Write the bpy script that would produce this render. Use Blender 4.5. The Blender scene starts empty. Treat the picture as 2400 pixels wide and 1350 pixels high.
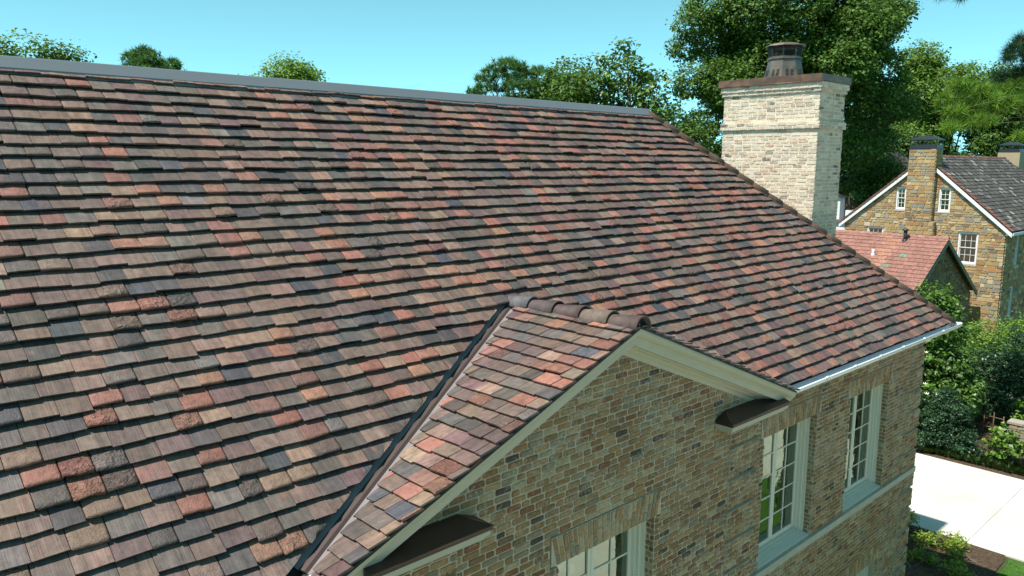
import bpy, math, random
import numpy as np
from mathutils import Matrix, Vector

# ------------------------------------------------------------------ camera, sky, sun, exposure
scn = bpy.context.scene
col = scn.collection
CAM = np.array([-18.048, -5.469, 3.266])
CR = np.array([[0.7280541, -0.6855020, 0.0049160],
               [0.1041116, 0.1176566, 0.9875817],
               [0.6775677, 0.7185012, -0.1570291]])
FPX = 1832.06                                    # focal length for a 2400 px wide frame
cam_d = bpy.data.cameras.new('camera')
cam_d.sensor_width = 36.0
cam_d.lens = FPX / 2400.0 * 36.0
cam_d.clip_start = 0.05
cam_d.clip_end = 3000
cam = bpy.data.objects.new('camera', cam_d)
M = Matrix.Identity(4)
for i in range(3):
    M[i][0] = CR[0][i]; M[i][1] = CR[1][i]; M[i][2] = -CR[2][i]; M[i][3] = CAM[i]
cam.matrix_world = M
col.objects.link(cam)
scn.camera = cam

SUN = np.array([-0.52, 0.08, 1.0]); SUN /= np.linalg.norm(SUN)      # towards the sun
elev = math.asin(SUN[2]); azim = math.atan2(SUN[0], SUN[1])
world = bpy.data.worlds.new('World'); scn.world = world
world.use_nodes = True
wn = world.node_tree.nodes; wl = world.node_tree.links
for n in list(wn): wn.remove(n)
sky = wn.new('ShaderNodeTexSky'); sky.sky_type = 'NISHITA'; sky.sun_disc = False
sky.sun_elevation = elev; sky.sun_rotation = azim % (2 * math.pi)
sky.altitude = 200; sky.air_density = 1.0; sky.dust_density = 0.2; sky.ozone_density = 1.0
# the photograph's clear turquoise air: the sky model's brightness, its hue pulled to cyan everywhere alike
bw = wn.new('ShaderNodeRGBToBW'); wl.new(sky.outputs[0], bw.inputs[0])
cy = wn.new('ShaderNodeVectorMath'); cy.operation = 'SCALE'; cy.inputs[0].default_value = (0.32, 0.92, 1.14)
wl.new(bw.outputs[0], cy.inputs[3])
tint = wn.new('ShaderNodeMix'); tint.data_type = 'RGBA'; tint.inputs[0].default_value = 0.92
wl.new(cy.outputs[0], tint.inputs[7])
bg = wn.new('ShaderNodeBackground'); bg.inputs[1].default_value = 0.148
wo = wn.new('ShaderNodeOutputWorld')
wl.new(sky.outputs[0], tint.inputs[6]); wl.new(tint.outputs[2], bg.inputs[0]); wl.new(bg.outputs[0], wo.inputs[0])

sun_d = bpy.data.lights.new('sun', 'SUN'); sun_d.energy = 5.0; sun_d.angle = math.radians(0.53)
sun_d.color = (1.0, 0.945, 0.87)
sun = bpy.data.objects.new('sun', sun_d)
sun.rotation_euler = Vector(SUN).to_track_quat('Z', 'Y').to_euler()
sun.location = (0, 0, 40); col.objects.link(sun)

scn.view_settings.view_transform = 'Standard'; scn.view_settings.look = 'None'
scn.view_settings.exposure = 0.46; scn.view_settings.gamma = 1.0
scn.view_settings.use_curve_mapping = False
scn.render.engine = 'CYCLES'
scn.cycles.max_bounces = 8; scn.cycles.transparent_max_bounces = 12
scn.cycles.use_denoising = True

def project(p):
    q = CR @ (np.asarray(p) - CAM)
    return 1200 + FPX * q[0] / q[2], 675 - FPX * q[1] / q[2], q[2]

# ------------------------------------------------------------------ helpers
WLOC = {}
def link(o, parent=None, loc=None):
    col.objects.link(o)
    loc = Vector((0, 0, 0)) if loc is None else Vector(loc)
    o.location = loc
    WLOC[o] = loc.copy()
    if parent is not None:
        o.parent = parent
        o.matrix_parent_inverse = Matrix.Translation(-WLOC[parent])
    return o

def tag(o, label=None, cat=None, group=None, kind=None):
    if label: o['label'] = label
    if cat: o['category'] = cat
    if group: o['group'] = group
    if kind: o['kind'] = kind
    return o

def thing(name, label, cat, loc=(0, 0, 0), group=None):
    o = bpy.data.objects.new(name, None); o.empty_display_size = 0.3
    link(o, None, loc)
    return tag(o, label, cat, group)

class MB:
    """collects shapes for ONE mesh object"""
    def __init__(s):
        s.v = []; s.f = []; s.c = []; s.t = []; s.sm = []; s.n = 0
    def add(s, verts, faces, c=None, t=None, smooth=False):
        b = s.n
        s.v.extend(verts); s.n += len(verts)
        s.f.extend([tuple(i + b for i in f) for f in faces])
        s.sm.extend(smooth if isinstance(smooth, (list, tuple)) else [smooth] * len(faces))
        if c is not None: s.c.extend([c] * len(verts) if not isinstance(c[0], (tuple, list, np.ndarray)) else c)
        if t is not None: s.t.extend(t)
        return s
    def box(s, x0, x1, y0, y1, z0, z1, c=None):
        v = [(x0,y0,z0),(x1,y0,z0),(x1,y1,z0),(x0,y1,z0),(x0,y0,z1),(x1,y0,z1),(x1,y1,z1),(x0,y1,z1)]
        f = [(3,2,1,0),(4,5,6,7),(0,1,5,4),(1,2,6,5),(2,3,7,6),(3,0,4,7)]
        return s.add(v, f, c)
    def tube(s, pts, rad, n=8, c=None, cap=True, smooth=True):
        pts = [np.array(p, float) for p in pts]; vs = []
        for i, p in enumerate(pts):
            d = pts[min(i+1, len(pts)-1)] - pts[max(i-1, 0)]
            d = d / (np.linalg.norm(d) + 1e-9)
            a = np.cross(d, (0, 0, 1.0)) if abs(d[2]) < 0.9 else np.cross(d, (1.0, 0, 0))
            a /= np.linalg.norm(a); b = np.cross(d, a)
            r = rad[i] if isinstance(rad, (list, tuple)) else rad
            for k in range(n):
                t = 2 * math.pi * k / n
                vs.append(tuple(p + r * (math.cos(t) * a + math.sin(t) * b)))
        f = []
        for i in range(len(pts) - 1):
            for k in range(n):
                k2 = (k + 1) % n
                f.append((i*n+k, i*n+k2, (i+1)*n+k2, (i+1)*n+k))
        if cap:
            f.append(tuple(range(n - 1, -1, -1))); f.append(tuple((len(pts)-1)*n + k for k in range(n)))
        return s.add(vs, f, c, smooth=smooth)
    def extrude(s, prof, a, b, c=None, closed=True, smooth=False, cap=True):
        """prof: list of 3D points at a; translated by b-a"""
        d = np.array(b, float) - np.array(a, float); n = len(prof)
        p = [tuple(np.array(q, float)) for q in prof]
        q = [tuple(np.array(x) + d) for x in p]
        f = []
        for k in range(n if closed else n - 1):
            k2 = (k + 1) % n
            f.append((k, k2, n + k2, n + k))
        if closed and cap:
            f.append(tuple(range(n - 1, -1, -1))); f.append(tuple(n + k for k in range(n)))
        return s.add(p + q, f, c, smooth=smooth)
    def mesh(s, name):
        me = bpy.data.meshes.new(name)
        me.from_pydata([tuple(map(float, v)) for v in s.v], [], s.f)
        if any(s.sm): me.polygons.foreach_set('use_smooth', s.sm)
        if s.c:
            a = me.color_attributes.new('Col', 'FLOAT_COLOR', 'POINT')
            a.data.foreach_set('color', np.array([(x[0], x[1], x[2], x[3] if len(x) > 3 else 1.0) for x in s.c], np.float32).ravel())
        if s.t:
            a = me.attributes.new('tuv', 'FLOAT_VECTOR', 'POINT')
            a.data.foreach_set('vector', np.array(s.t, np.float32).ravel())
        me.update()
        return me
    def build(s, name, mat, parent=None, center=False):
        loc = None
        if center and s.v:
            loc = np.mean(np.array(s.v), axis=0); s.v = [tuple(np.array(v) - loc) for v in s.v]
        elif parent is not None and parent in WLOC and WLOC[parent].length > 0:
            loc = np.array(WLOC[parent]); s.v = [tuple(np.array(v) - loc) for v in s.v]
        me = s.mesh(name)
        if mat is not None: me.materials.append(mat)
        o = bpy.data.objects.new(name, me)
        return link(o, parent, loc)

def recalc(o):
    import bmesh
    bm = bmesh.new(); bm.from_mesh(o.data); bmesh.ops.recalc_face_normals(bm, faces=bm.faces); bm.to_mesh(o.data); bm.free()
    return o

# ------------------------------------------------------------------ materials
def new_mat(name):
    m = bpy.data.materials.new(name); m.use_nodes = True
    b = m.node_tree.nodes['Principled BSDF']
    return m, m.node_tree.nodes, m.node_tree.links, b
def nd(ns, t, **k):
    n = ns.new(t)
    for a, b in k.items(): setattr(n, a, b)
    return n
def mth(ns, ls, op, a, b=None, clamp=False):
    n = ns.new('ShaderNodeMath'); n.operation = op; n.use_clamp = clamp
    for i, x in enumerate((a, b)):
        if x is None: continue
        if isinstance(x, (int, float)): n.inputs[i].default_value = x
        else: ls.new(x, n.inputs[i])
    return n.outputs[0]
def mixc(ns, ls, fac, a, b, mode='MIX'):
    n = ns.new('ShaderNodeMix'); n.data_type = 'RGBA'; n.blend_type = mode
    for i, x in ((0, fac), (6, a), (7, b)):
        if isinstance(x, (int, float)): n.inputs[i].default_value = x
        elif isinstance(x, tuple): n.inputs[i].default_value = (x + (1,))[:4]
        else: ls.new(x, n.inputs[i])
    return n.outputs[2]
def vmul(ns, ls, v, s):
    n = ns.new('ShaderNodeVectorMath'); n.operation = 'MULTIPLY'; ls.new(v, n.inputs[0]); n.inputs[1].default_value = s
    return n.outputs[0]
def noise(ns, ls, v, scale=1.0, detail=3.0, rough=0.55, dist=0.0):
    n = ns.new('ShaderNodeTexNoise'); n.inputs['Scale'].default_value = scale; n.inputs['Detail'].default_value = detail
    n.inputs['Roughness'].default_value = rough; n.inputs['Distortion'].default_value = dist
    if v is not None: ls.new(v, n.inputs['Vector'])
    return n.outputs['Fac']
def ramp(ns, ls, f, a, b, lo=0.0, hi=1.0):
    n = ns.new('ShaderNodeMapRange'); n.clamp = True; n.interpolation_type = 'SMOOTHSTEP'
    ls.new(f, n.inputs[0]); n.inputs[1].default_value = a; n.inputs[2].default_value = b
    n.inputs[3].default_value = lo; n.inputs[4].default_value = hi
    return n.outputs[0]
def bump(ns, ls, b, h, strength=0.5, dist=0.01):
    n = ns.new('ShaderNodeBump'); n.inputs['Strength'].default_value = strength; n.inputs['Distance'].default_value = dist
    ls.new(h, n.inputs['Height']); ls.new(n.outputs[0], b.inputs['Normal'])
def pos(ns):
    return ns.new('ShaderNodeNewGeometry').outputs['Position']

def plain(name, c, rough=0.6, metal=0.0, spec=0.5, var=0.12, scale=6.0, bmp=0.0, bscale=60.0, c2=None, lo=0.45, hi=0.65):
    m, ns, ls, b = new_mat(name)
    p = pos(ns)
    n1 = noise(ns, ls, p, scale, 5)
    f = mth(ns, ls, 'ADD', mth(ns, ls, 'MULTIPLY', mth(ns, ls, 'SUBTRACT', n1, 0.5), var * 2), 1.0)
    cc = nd(ns, 'ShaderNodeRGB'); cc.outputs[0].default_value = (*c, 1)
    base = cc.outputs[0]
    if c2 is not None:
        base = mixc(ns, ls, ramp(ns, ls, noise(ns, ls, p, scale * 0.7, 6), lo, hi), base, c2)
    comb = ns.new('ShaderNodeVectorMath'); comb.operation = 'SCALE'
    ls.new(base, comb.inputs[0]); ls.new(f, comb.inputs[3])
    ls.new(comb.outputs[0], b.inputs['Base Color'])
    b.inputs['Roughness'].default_value = rough; b.inputs['Metallic'].default_value = metal
    b.inputs['Specular IOR Level'].default_value = spec
    if bmp: bump(ns, ls, b, noise(ns, ls, p, bscale, 4), bmp, 0.01)
    return m

def tile_material():
    m, ns, ls, b = new_mat('clay_roof_tile')
    at = nd(ns, 'ShaderNodeAttribute', attribute_name='Col'); tu = nd(ns, 'ShaderNodeAttribute', attribute_name='tuv')
    v = tu.outputs['Vector']
    combed = mth(ns, ls, 'LESS_THAN', at.outputs['Alpha'], 0.25)
    rough_ = mth(ns, ls, 'SUBTRACT', 1.0, combed)
    streak = noise(ns, ls, vmul(ns, ls, v, (70, 2.2, 31)), 1.0, 5, 0.72)
    wide = noise(ns, ls, vmul(ns, ls, v, (20, 1.6, 17)), 1.0, 2)
    mott = noise(ns, ls, vmul(ns, ls, v, (13, 13, 23)), 1.0, 5, 0.62)
    grain = noise(ns, ls, vmul(ns, ls, v, (75, 75, 41)), 1.0, 4, 0.6)
    swirl = noise(ns, ls, vmul(ns, ls, v, (13, 17, 19)), 1.0, 3, 0.55, 2.2)
    rustic = mth(ns, ls, 'GREATER_THAN', at.outputs['Alpha'], 0.75)
    s = lambda x, k: mth(ns, ls, 'MULTIPLY', mth(ns, ls, 'SUBTRACT', x, 0.5), k)
    f = mth(ns, ls, 'ADD', 1.0, s(mott, 1.3))
    f = mth(ns, ls, 'ADD', f, mth(ns, ls, 'MULTIPLY', combed, mth(ns, ls, 'ADD', s(streak, 1.25), s(wide, 1.0))))
    f = mth(ns, ls, 'ADD', f, s(grain, 0.55))
    f = mth(ns, ls, 'ADD', f, mth(ns, ls, 'MULTIPLY', rustic, s(swirl, 0.7)))
    f = mth(ns, ls, 'MAXIMUM', f, 0.25)
    # worn / less flashed clay shows pink-orange, mostly along one side
    worn = ramp(ns, ls, noise(ns, ls, vmul(ns, ls, v, (7, 4, 29)), 1.0, 4, 0.6), 0.56, 0.72, 0.0, 0.75)
    base = mixc(ns, ls, worn, at.outputs['Color'], (0.20, 0.102, 0.078))
    dark = ramp(ns, ls, noise(ns, ls, vmul(ns, ls, v, (9, 6, 53)), 1.0, 4, 0.6), 0.55, 0.75, 0.0, 0.6)
    base = mixc(ns, ls, dark, base, (0.080, 0.074, 0.068))
    wx = noise(ns, ls, pos(ns), 0.9, 4, 0.6)
    base = mixc(ns, ls, ramp(ns, ls, wx, 0.45, 0.7, 0.0, 0.35), base, (0.085, 0.074, 0.066))
    sp = noise(ns, ls, pos(ns), 28, 5, 0.7)
    base = mixc(ns, ls, ramp(ns, ls, sp, 0.66, 0.74, 0.0, 0.5), base, (0.25, 0.235, 0.205))
    sc = ns.new('ShaderNodeVectorMath'); sc.operation = 'SCALE'
    ls.new(base, sc.inputs[0]); ls.new(f, sc.inputs[3]); ls.new(sc.outputs[0], b.inputs['Base Color'])
    b.inputs['Roughness'].default_value = 0.62; b.inputs['Specular IOR Level'].default_value = 0.45
    h = mth(ns, ls, 'ADD', mth(ns, ls, 'MULTIPLY', combed, mth(ns, ls, 'MULTIPLY', streak, 0.30)),
            mth(ns, ls, 'MULTIPLY', rough_, mth(ns, ls, 'ADD', mth(ns, ls, 'MULTIPLY', mott, 1.1), mth(ns, ls, 'MULTIPLY', grain, 0.5))))
    h = mth(ns, ls, 'ADD', h, mth(ns, ls, 'MULTIPLY', rustic, mth(ns, ls, 'MULTIPLY', mth(ns, ls, 'MULTIPLY', swirl, ramp(ns, ls, mott, 0.38, 0.60)), 1.7)))
    bump(ns, ls, b, h, 1.0, 0.016)
    return m

def masonry_material(name, smear_c, lo, hi, amt, bscale=55, vary=0.55):
    m, ns, ls, b = new_mat(name)
    at = nd(ns, 'ShaderNodeAttribute', attribute_name='Col')
    p = pos(ns)
    n1 = noise(ns, ls, p, 26, 6, 0.65); n2 = noise(ns, ls, p, 5, 4, 0.6); n3 = noise(ns, ls, p, 80, 3)
    n4 = noise(ns, ls, p, 1.1, 3)
    sm = mth(ns, ls, 'ADD', mth(ns, ls, 'MULTIPLY', n1, 0.45), mth(ns, ls, 'ADD', mth(ns, ls, 'MULTIPLY', n2, 0.30), mth(ns, ls, 'MULTIPLY', n4, 0.25)))
    sm = ramp(ns, ls, sm, lo, hi, 0.0, amt)
    f = mth(ns, ls, 'ADD', 1.0, mth(ns, ls, 'ADD', mth(ns, ls, 'MULTIPLY', mth(ns, ls, 'SUBTRACT', n1, 0.5), vary * 2), mth(ns, ls, 'MULTIPLY', mth(ns, ls, 'SUBTRACT', n3, 0.5), vary)))
    sc = ns.new('ShaderNodeVectorMath'); sc.operation = 'SCALE'
    ls.new(at.outputs['Color'], sc.inputs[0]); ls.new(f, sc.inputs[3])
    ls.new(mixc(ns, ls, sm, sc.outputs[0], smear_c), b.inputs['Base Color'])
    b.inputs['Roughness'].default_value = 0.9; b.inputs['Specular IOR Level'].default_value = 0.2
    bump(ns, ls, b, mth(ns, ls, 'ADD', n1, mth(ns, ls, 'MULTIPLY', n3, 0.5)), 0.7, 0.01)
    return m

def leaf_material(name, rough=0.5, trans=0.35, spec=0.4):
    m, ns, ls, b = new_mat(name)
    at = nd(ns, 'ShaderNodeAttribute', attribute_name='Col')
    ls.new(at.outputs['Color'], b.inputs['Base Color'])
    b.inputs['Roughness'].default_value = rough; b.inputs['Specular IOR Level'].default_value = spec
    tr = ns.new('ShaderNodeBsdfTranslucent')
    hs = ns.new('ShaderNodeHueSaturation'); hs.inputs['Value'].default_value = 1.35; hs.inputs['Hue'].default_value = 0.485
    ls.new(at.outputs['Color'], hs.inputs['Color']); ls.new(hs.outputs[0], tr.inputs[0])
    mx = ns.new('ShaderNodeMixShader'); mx.inputs[0].default_value = trans
    out = ns['Material Output']
    ls.new(b.outputs[0], mx.inputs[1]); ls.new(tr.outputs[0], mx.inputs[2]); ls.new(mx.outputs[0], out.inputs[0])
    return m

def glass_material():
    m, ns, ls, b = new_mat('window_glass')
    ns.remove(b)
    tr = ns.new('ShaderNodeBsdfTransparent'); tr.inputs[0].default_value = (0.62, 0.72, 0.66, 1)
    gl = ns.new('ShaderNodeBsdfGlossy'); gl.inputs['Roughness'].default_value = 0.004; gl.inputs[0].default_value = (0.70, 0.82, 0.68, 1)
    fr = ns.new('ShaderNodeFresnel'); fr.inputs[0].default_value = 4.0
    tc = pos(ns); nz = noise(ns, ls, tc, 3.0, 2)
    bp = ns.new('ShaderNodeBump'); bp.inputs['Strength'].default_value = 0.09; bp.inputs['Distance'].default_value = 0.05
    ls.new(nz, bp.inputs['Height']); ls.new(bp.outputs[0], gl.inputs['Normal'])
    mx = ns.new('ShaderNodeMixShader'); ls.new(fr.outputs[0], mx.inputs[0])
    ls.new(tr.outputs[0], mx.inputs[1]); ls.new(gl.outputs[0], mx.inputs[2]); ls.new(mx.outputs[0], ns['Material Output'].inputs[0])
    return m

def attr_plain(name, rough=0.8, spec=0.3, bscale=40, bs=0.5):
    m, ns, ls, b = new_mat(name)
    at = nd(ns, 'ShaderNodeAttribute', attribute_name='Col'); p = pos(ns)
    n = noise(ns, ls, p, 9, 5, 0.6)
    sc = ns.new('ShaderNodeVectorMath'); sc.operation = 'SCALE'
    ls.new(at.outputs['Color'], sc.inputs[0]); ls.new(ramp(ns, ls, n, 0.2, 0.8, 0.6, 1.4), sc.inputs[3])
    ls.new(sc.outputs[0], b.inputs['Base Color']); b.inputs['Roughness'].default_value = rough
    b.inputs['Specular IOR Level'].default_value = spec
    bump(ns, ls, b, noise(ns, ls, p, bscale, 4), bs, 0.01)
    return m

MT = {
    'tile': tile_material(),
    'deck': plain('roof_underlay', (0.03, 0.028, 0.026), 0.9),
    'ridge_metal': plain('grey_ridge_metal', (0.135, 0.155, 0.17), 0.42, 0.0, 0.5, 0.06, 2.0),
    'hip': plain('brown_hip_clay', (0.15, 0.085, 0.062), 0.7, 0, 0.4, 0.5, 5.0, 0.4, c2=(0.27, 0.15, 0.10), lo=0.5, hi=0.75),
    'barrel': attr_plain('barrel_clay', 0.65, 0.4, 70, 0.35),
    'valley': plain('lead_grey_valley', (0.215, 0.195, 0.195), 0.55, 0.0, 0.4, 0.15, 5.0, 0.15, 20),
    'valley_rib': plain('brown_valley_rib', (0.085, 0.058, 0.052), 0.5, 0.0, 0.4, 0.15, 5.0),
    'brick': masonry_material('tumbled_brick', (0.50, 0.44, 0.34), 0.48, 0.63, 0.62),
    'chbrick': masonry_material('whitewashed_brick', (0.76, 0.645, 0.49), 0.42, 0.62, 0.6, vary=0.35),
    'mortar': plain('pale_mortar', (0.52, 0.46, 0.35), 0.95, 0, 0.1, 0.25, 9, 0.6, 70),
    'chmortar': plain('cream_mortar', (0.76, 0.645, 0.49), 0.95, 0, 0.1, 0.15, 9, 0.5, 70),
    'trim': plain('cream_trim_paint', (0.53, 0.485, 0.37), 0.5, 0, 0.4, 0.10, 4, 0.1, 25),
    'frame': plain('sage_white_frame_paint', (0.74, 0.70, 0.60), 0.4, 0, 0.4, 0.04, 3),
    'band': plain('limestone_band', (0.48, 0.455, 0.385), 0.85, 0, 0.2, 0.2, 7, 0.4, 60),
    'gutter': plain('white_gutter_paint', (0.80, 0.81, 0.82), 0.3, 0, 0.5, 0.03, 2),
    'gutter_in': plain('galvanised_gutter_lining', (0.42, 0.47, 0.52), 0.32, 0.6, 0.5, 0.1, 3),
    'copper': plain('aged_brown_copper', (0.16, 0.085, 0.06), 0.42, 0.55, 0.5, 0.35, 4, c2=(0.30, 0.145, 0.085)),
    'copper_dark': plain('dark_copper', (0.06, 0.036, 0.028), 0.4, 0.4, 0.5, 0.4, 5),
    'copper_flue': plain('weathered_bronze_copper', (0.19, 0.15, 0.115), 0.45, 0.55, 0.5, 0.4, 6, c2=(0.10, 0.095, 0.09)),
    'soot_shade': plain('soot_shade_black', (0.012, 0.012, 0.012), 0.9),  # soot on the flue pipe; painted shade in the barrel mouth
    'mesh': plain('spark_mesh_wire', (0.05, 0.05, 0.055), 0.5, 0.5),
    'glass': glass_material(),
    'room': plain('dim_room', (0.10, 0.10, 0.085), 0.9),
    'curtain': plain('linen_curtain', (0.45, 0.44, 0.35), 0.9, 0, 0.2, 0.1, 4),
    'stone': masonry_material('rubble_stone', (0.40, 0.33, 0.22), 0.58, 0.75, 0.35, 30, 0.6),
    'stmortar': plain('sand_mortar', (0.40, 0.33, 0.22), 0.95, 0, 0.1, 0.3, 6, 0.5, 40),
    'slate': attr_plain('weathered_flat_tile', 0.75, 0.35, 30, 0.6),
    'white': plain('white_paint', (0.80, 0.80, 0.78), 0.5, 0, 0.4, 0.04, 3),
    'green_trim': plain('green_trim_paint', (0.10, 0.15, 0.115), 0.5, 0, 0.4, 0.06, 3),
    'black_metal': plain('black_metal', (0.035, 0.042, 0.045), 0.4, 0.3, 0.5, 0.15, 4),
    'bark': plain('grey_brown_bark', (0.13, 0.105, 0.08), 0.95, 0, 0.1, 0.5, 6, 1.0, 14),
    'leaf': leaf_material('broad_leaf', 0.5, 0.3, 0.25),
    'gloss_leaf': leaf_material('glossy_leaf', 0.42, 0.2, 0.4),
    'needle': leaf_material('pine_needle', 0.55, 0.35, 0.2),
    'petal': plain('cream_petal', (0.82, 0.76, 0.62), 0.6),
    'rust': plain('rusty_fence_iron', (0.16, 0.095, 0.06), 0.85, 0, 0.3, 0.3, 12),
}
M_ = MT

# ------------------------------------------------------------------ ground, driveway, beds
GZ = -7.0
def ground_material(name, c1, c2, s1, c3=None, s2=60, rough=0.95, bs=0.6, bd=0.02):
    m, ns, ls, b = new_mat(name); p = pos(ns)
    n1 = noise(ns, ls, p, s1, 6, 0.6); n2 = noise(ns, ls, p, s2, 4, 0.65)
    base = mixc(ns, ls, ramp(ns, ls, n1, 0.35, 0.65), c1, c2)
    if c3: base = mixc(ns, ls, ramp(ns, ls, n2, 0.5, 0.7, 0, 0.8), base, c3)
    ls.new(base, b.inputs['Base Color']); b.inputs['Roughness'].default_value = rough; b.inputs['Specular IOR Level'].default_value = 0.15
    bump(ns, ls, b, n2, bs, bd)
    return m
M_['ground'] = ground_material('rough_grass', (0.05, 0.07, 0.025), (0.08, 0.105, 0.035), 0.6, (0.03, 0.05, 0.015), 25)
M_['lawn'] = ground_material('lawn_turf', (0.055, 0.125, 0.022), (0.07, 0.155, 0.03), 2.0, (0.04, 0.09, 0.018), 60)
M_['mulch'] = ground_material('bark_mulch', (0.055, 0.036, 0.024), (0.12, 0.08, 0.055), 14, (0.19, 0.135, 0.10), 45, bs=1.0, bd=0.03)
M_['drive'] = ground_material('pale_exposed_aggregate', (0.55, 0.515, 0.45), (0.68, 0.65, 0.585), 0.7, (0.50, 0.46, 0.39), 110, bs=0.3, bd=0.004)
def sheet(name, x0, x1, y0, y1, z, mat, kind='structure', nx=1, ny=1):
    mb = MB(); v = []; f = []
    for j in range(ny + 1):
        for i in range(nx + 1): v.append((x0 + (x1-x0)*i/nx, y0 + (y1-y0)*j/ny, z))
    for j in range(ny):
        for i in range(nx):
            a = j*(nx+1)+i; f.append((a, a+1, a+nx+2, a+nx+1))
    mb.add(v, f); o = mb.build(name, mat); o['kind'] = kind
    return o
sheet('ground', -600, 900, -600, 900, GZ - 0.012, M_['ground'])
def slab(name, poly, z0, z1, mat):
    mb = MB(); n = len(poly)
    v = [(x, y, z1) for x, y in poly] + [(x, y, z0) for x, y in poly]
    f = [tuple(range(n))] + [(i, i + n, (i+1) % n + n, (i+1) % n) for i in range(n)]
    mb.add(v, f); o = mb.build(name, mat); o['kind'] = 'structure'; recalc(o); return o
# concrete drive in cast panels with open joints between them
drive_root = bpy.data.objects.new('driveway', None); link(drive_root, None, (8, 0, GZ)); drive_root['kind'] = 'structure'
yj = [-40, -34, -28, -22, -16.4, -10.6, -4.9, 0.6, 6.3, 12, 18, 24]
xl = lambda y: 4.97 + 0.01 * (y - 1)
for k in range(len(yj) - 1):
    y0, y1 = yj[k] + 0.006, yj[k+1] - 0.006
    for (a, b) in ((0.0, 0.5), (0.5, 1.0)):
        X0 = xl(y0) + a * 6.12 + (0.006 if a else 0); X1 = xl(y0) + b * 6.12 - (0.006 if b < 1 else 0)
        mb = MB(); mb.box(X0, X1, y0, y1, GZ - 0.06, GZ + 0.03)
        mb.build('concrete_panel', M_['drive'], drive_root)
slab('mulch_bed', [(11.12, -6), (16.2, -6), (16.6, 2.5), (19.5, 12), (11.12, 14)], GZ - 0.05, GZ + 0.015, M_['mulch'])
slab('planting_bed', [(-1.2, 12), (-1.2, -0.36), (3.4, -0.43), (4.5, -0.42), (4.92, -0.34), (4.94, 12)], GZ - 0.05, GZ + 0.02, M_['mulch'])
slab('front_court', [(-40, -15.0), (4.90, -15.0), (4.90, -5.6), (-40, -5.6)], GZ - 0.05, GZ + 0.026, M_['drive'])
slab('lawn', [(-40, -5.5), (4.86, -5.5), (4.80, -0.46), (4.45, -0.53), (3.4, -0.53), (-40, -0.46)], GZ - 0.05, GZ + 0.012, M_['lawn'])

# ------------------------------------------------------------------ the brick house
house = thing('brick_house', 'tan brick house with multicoloured clay tile roof and cross gable', 'house', (-8, 3, GZ))
D, H = 4.680, 4.3395
TP = H / D; PITCH = math.atan(TP); CP, SP = math.cos(PITCH), math.sin(PITCH)
XG, HG, YF, PG = -11.301, 1.5532, -0.3695, 0.3965
GA = math.atan(PG); CG, SG = math.cos(GA), math.sin(GA)
XLEFT = -21.5
YW, YB = 0.40, -0.10          # right wall plane, gable bay plane

class Plane:
    def __init__(s, o, u, v):
        s.o = np.array(o, float); s.u = np.array(u, float); s.v = np.array(v, float); s.n = np.cross(s.u, s.v)
    def __call__(s, u, v, h):
        return s.o + s.u * u + s.v * v + s.n * h
P_MAIN = Plane((0, 0, 0), (1, 0, 0), (0, CP, SP))
P_GL = Plane((XG, 0, HG), (0, -1, 0), (CG, 0, SG))      # v negative down-slope
P_GR = Plane((XG, 0, HG), (0, 1, 0), (-CG, 0, SG))
P_HIP = Plane((0, 0, 0), (0, 1, 0), (-CP, 0, SP))

# palette: linear base colours and how often each turns up
PAL = [((0.1687, 0.1104, 0.0873), 24), ((0.1307, 0.0894, 0.0738), 20), ((0.1029, 0.0824, 0.0714), 14), ((0.0742, 0.0653, 0.0619), 7), ((0.1223, 0.0754, 0.0714), 12), ((0.2446, 0.1072, 0.0793), 10), ((0.2699, 0.1322, 0.0913), 4), ((0.2193, 0.14, 0.1031), 9), ((0.1939, 0.0963, 0.0778), 9), ((0.0658, 0.0644, 0.0714), 4), ((0.1392, 0.1143, 0.1031), 6)]
PW = [w for _, w in PAL]

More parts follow.
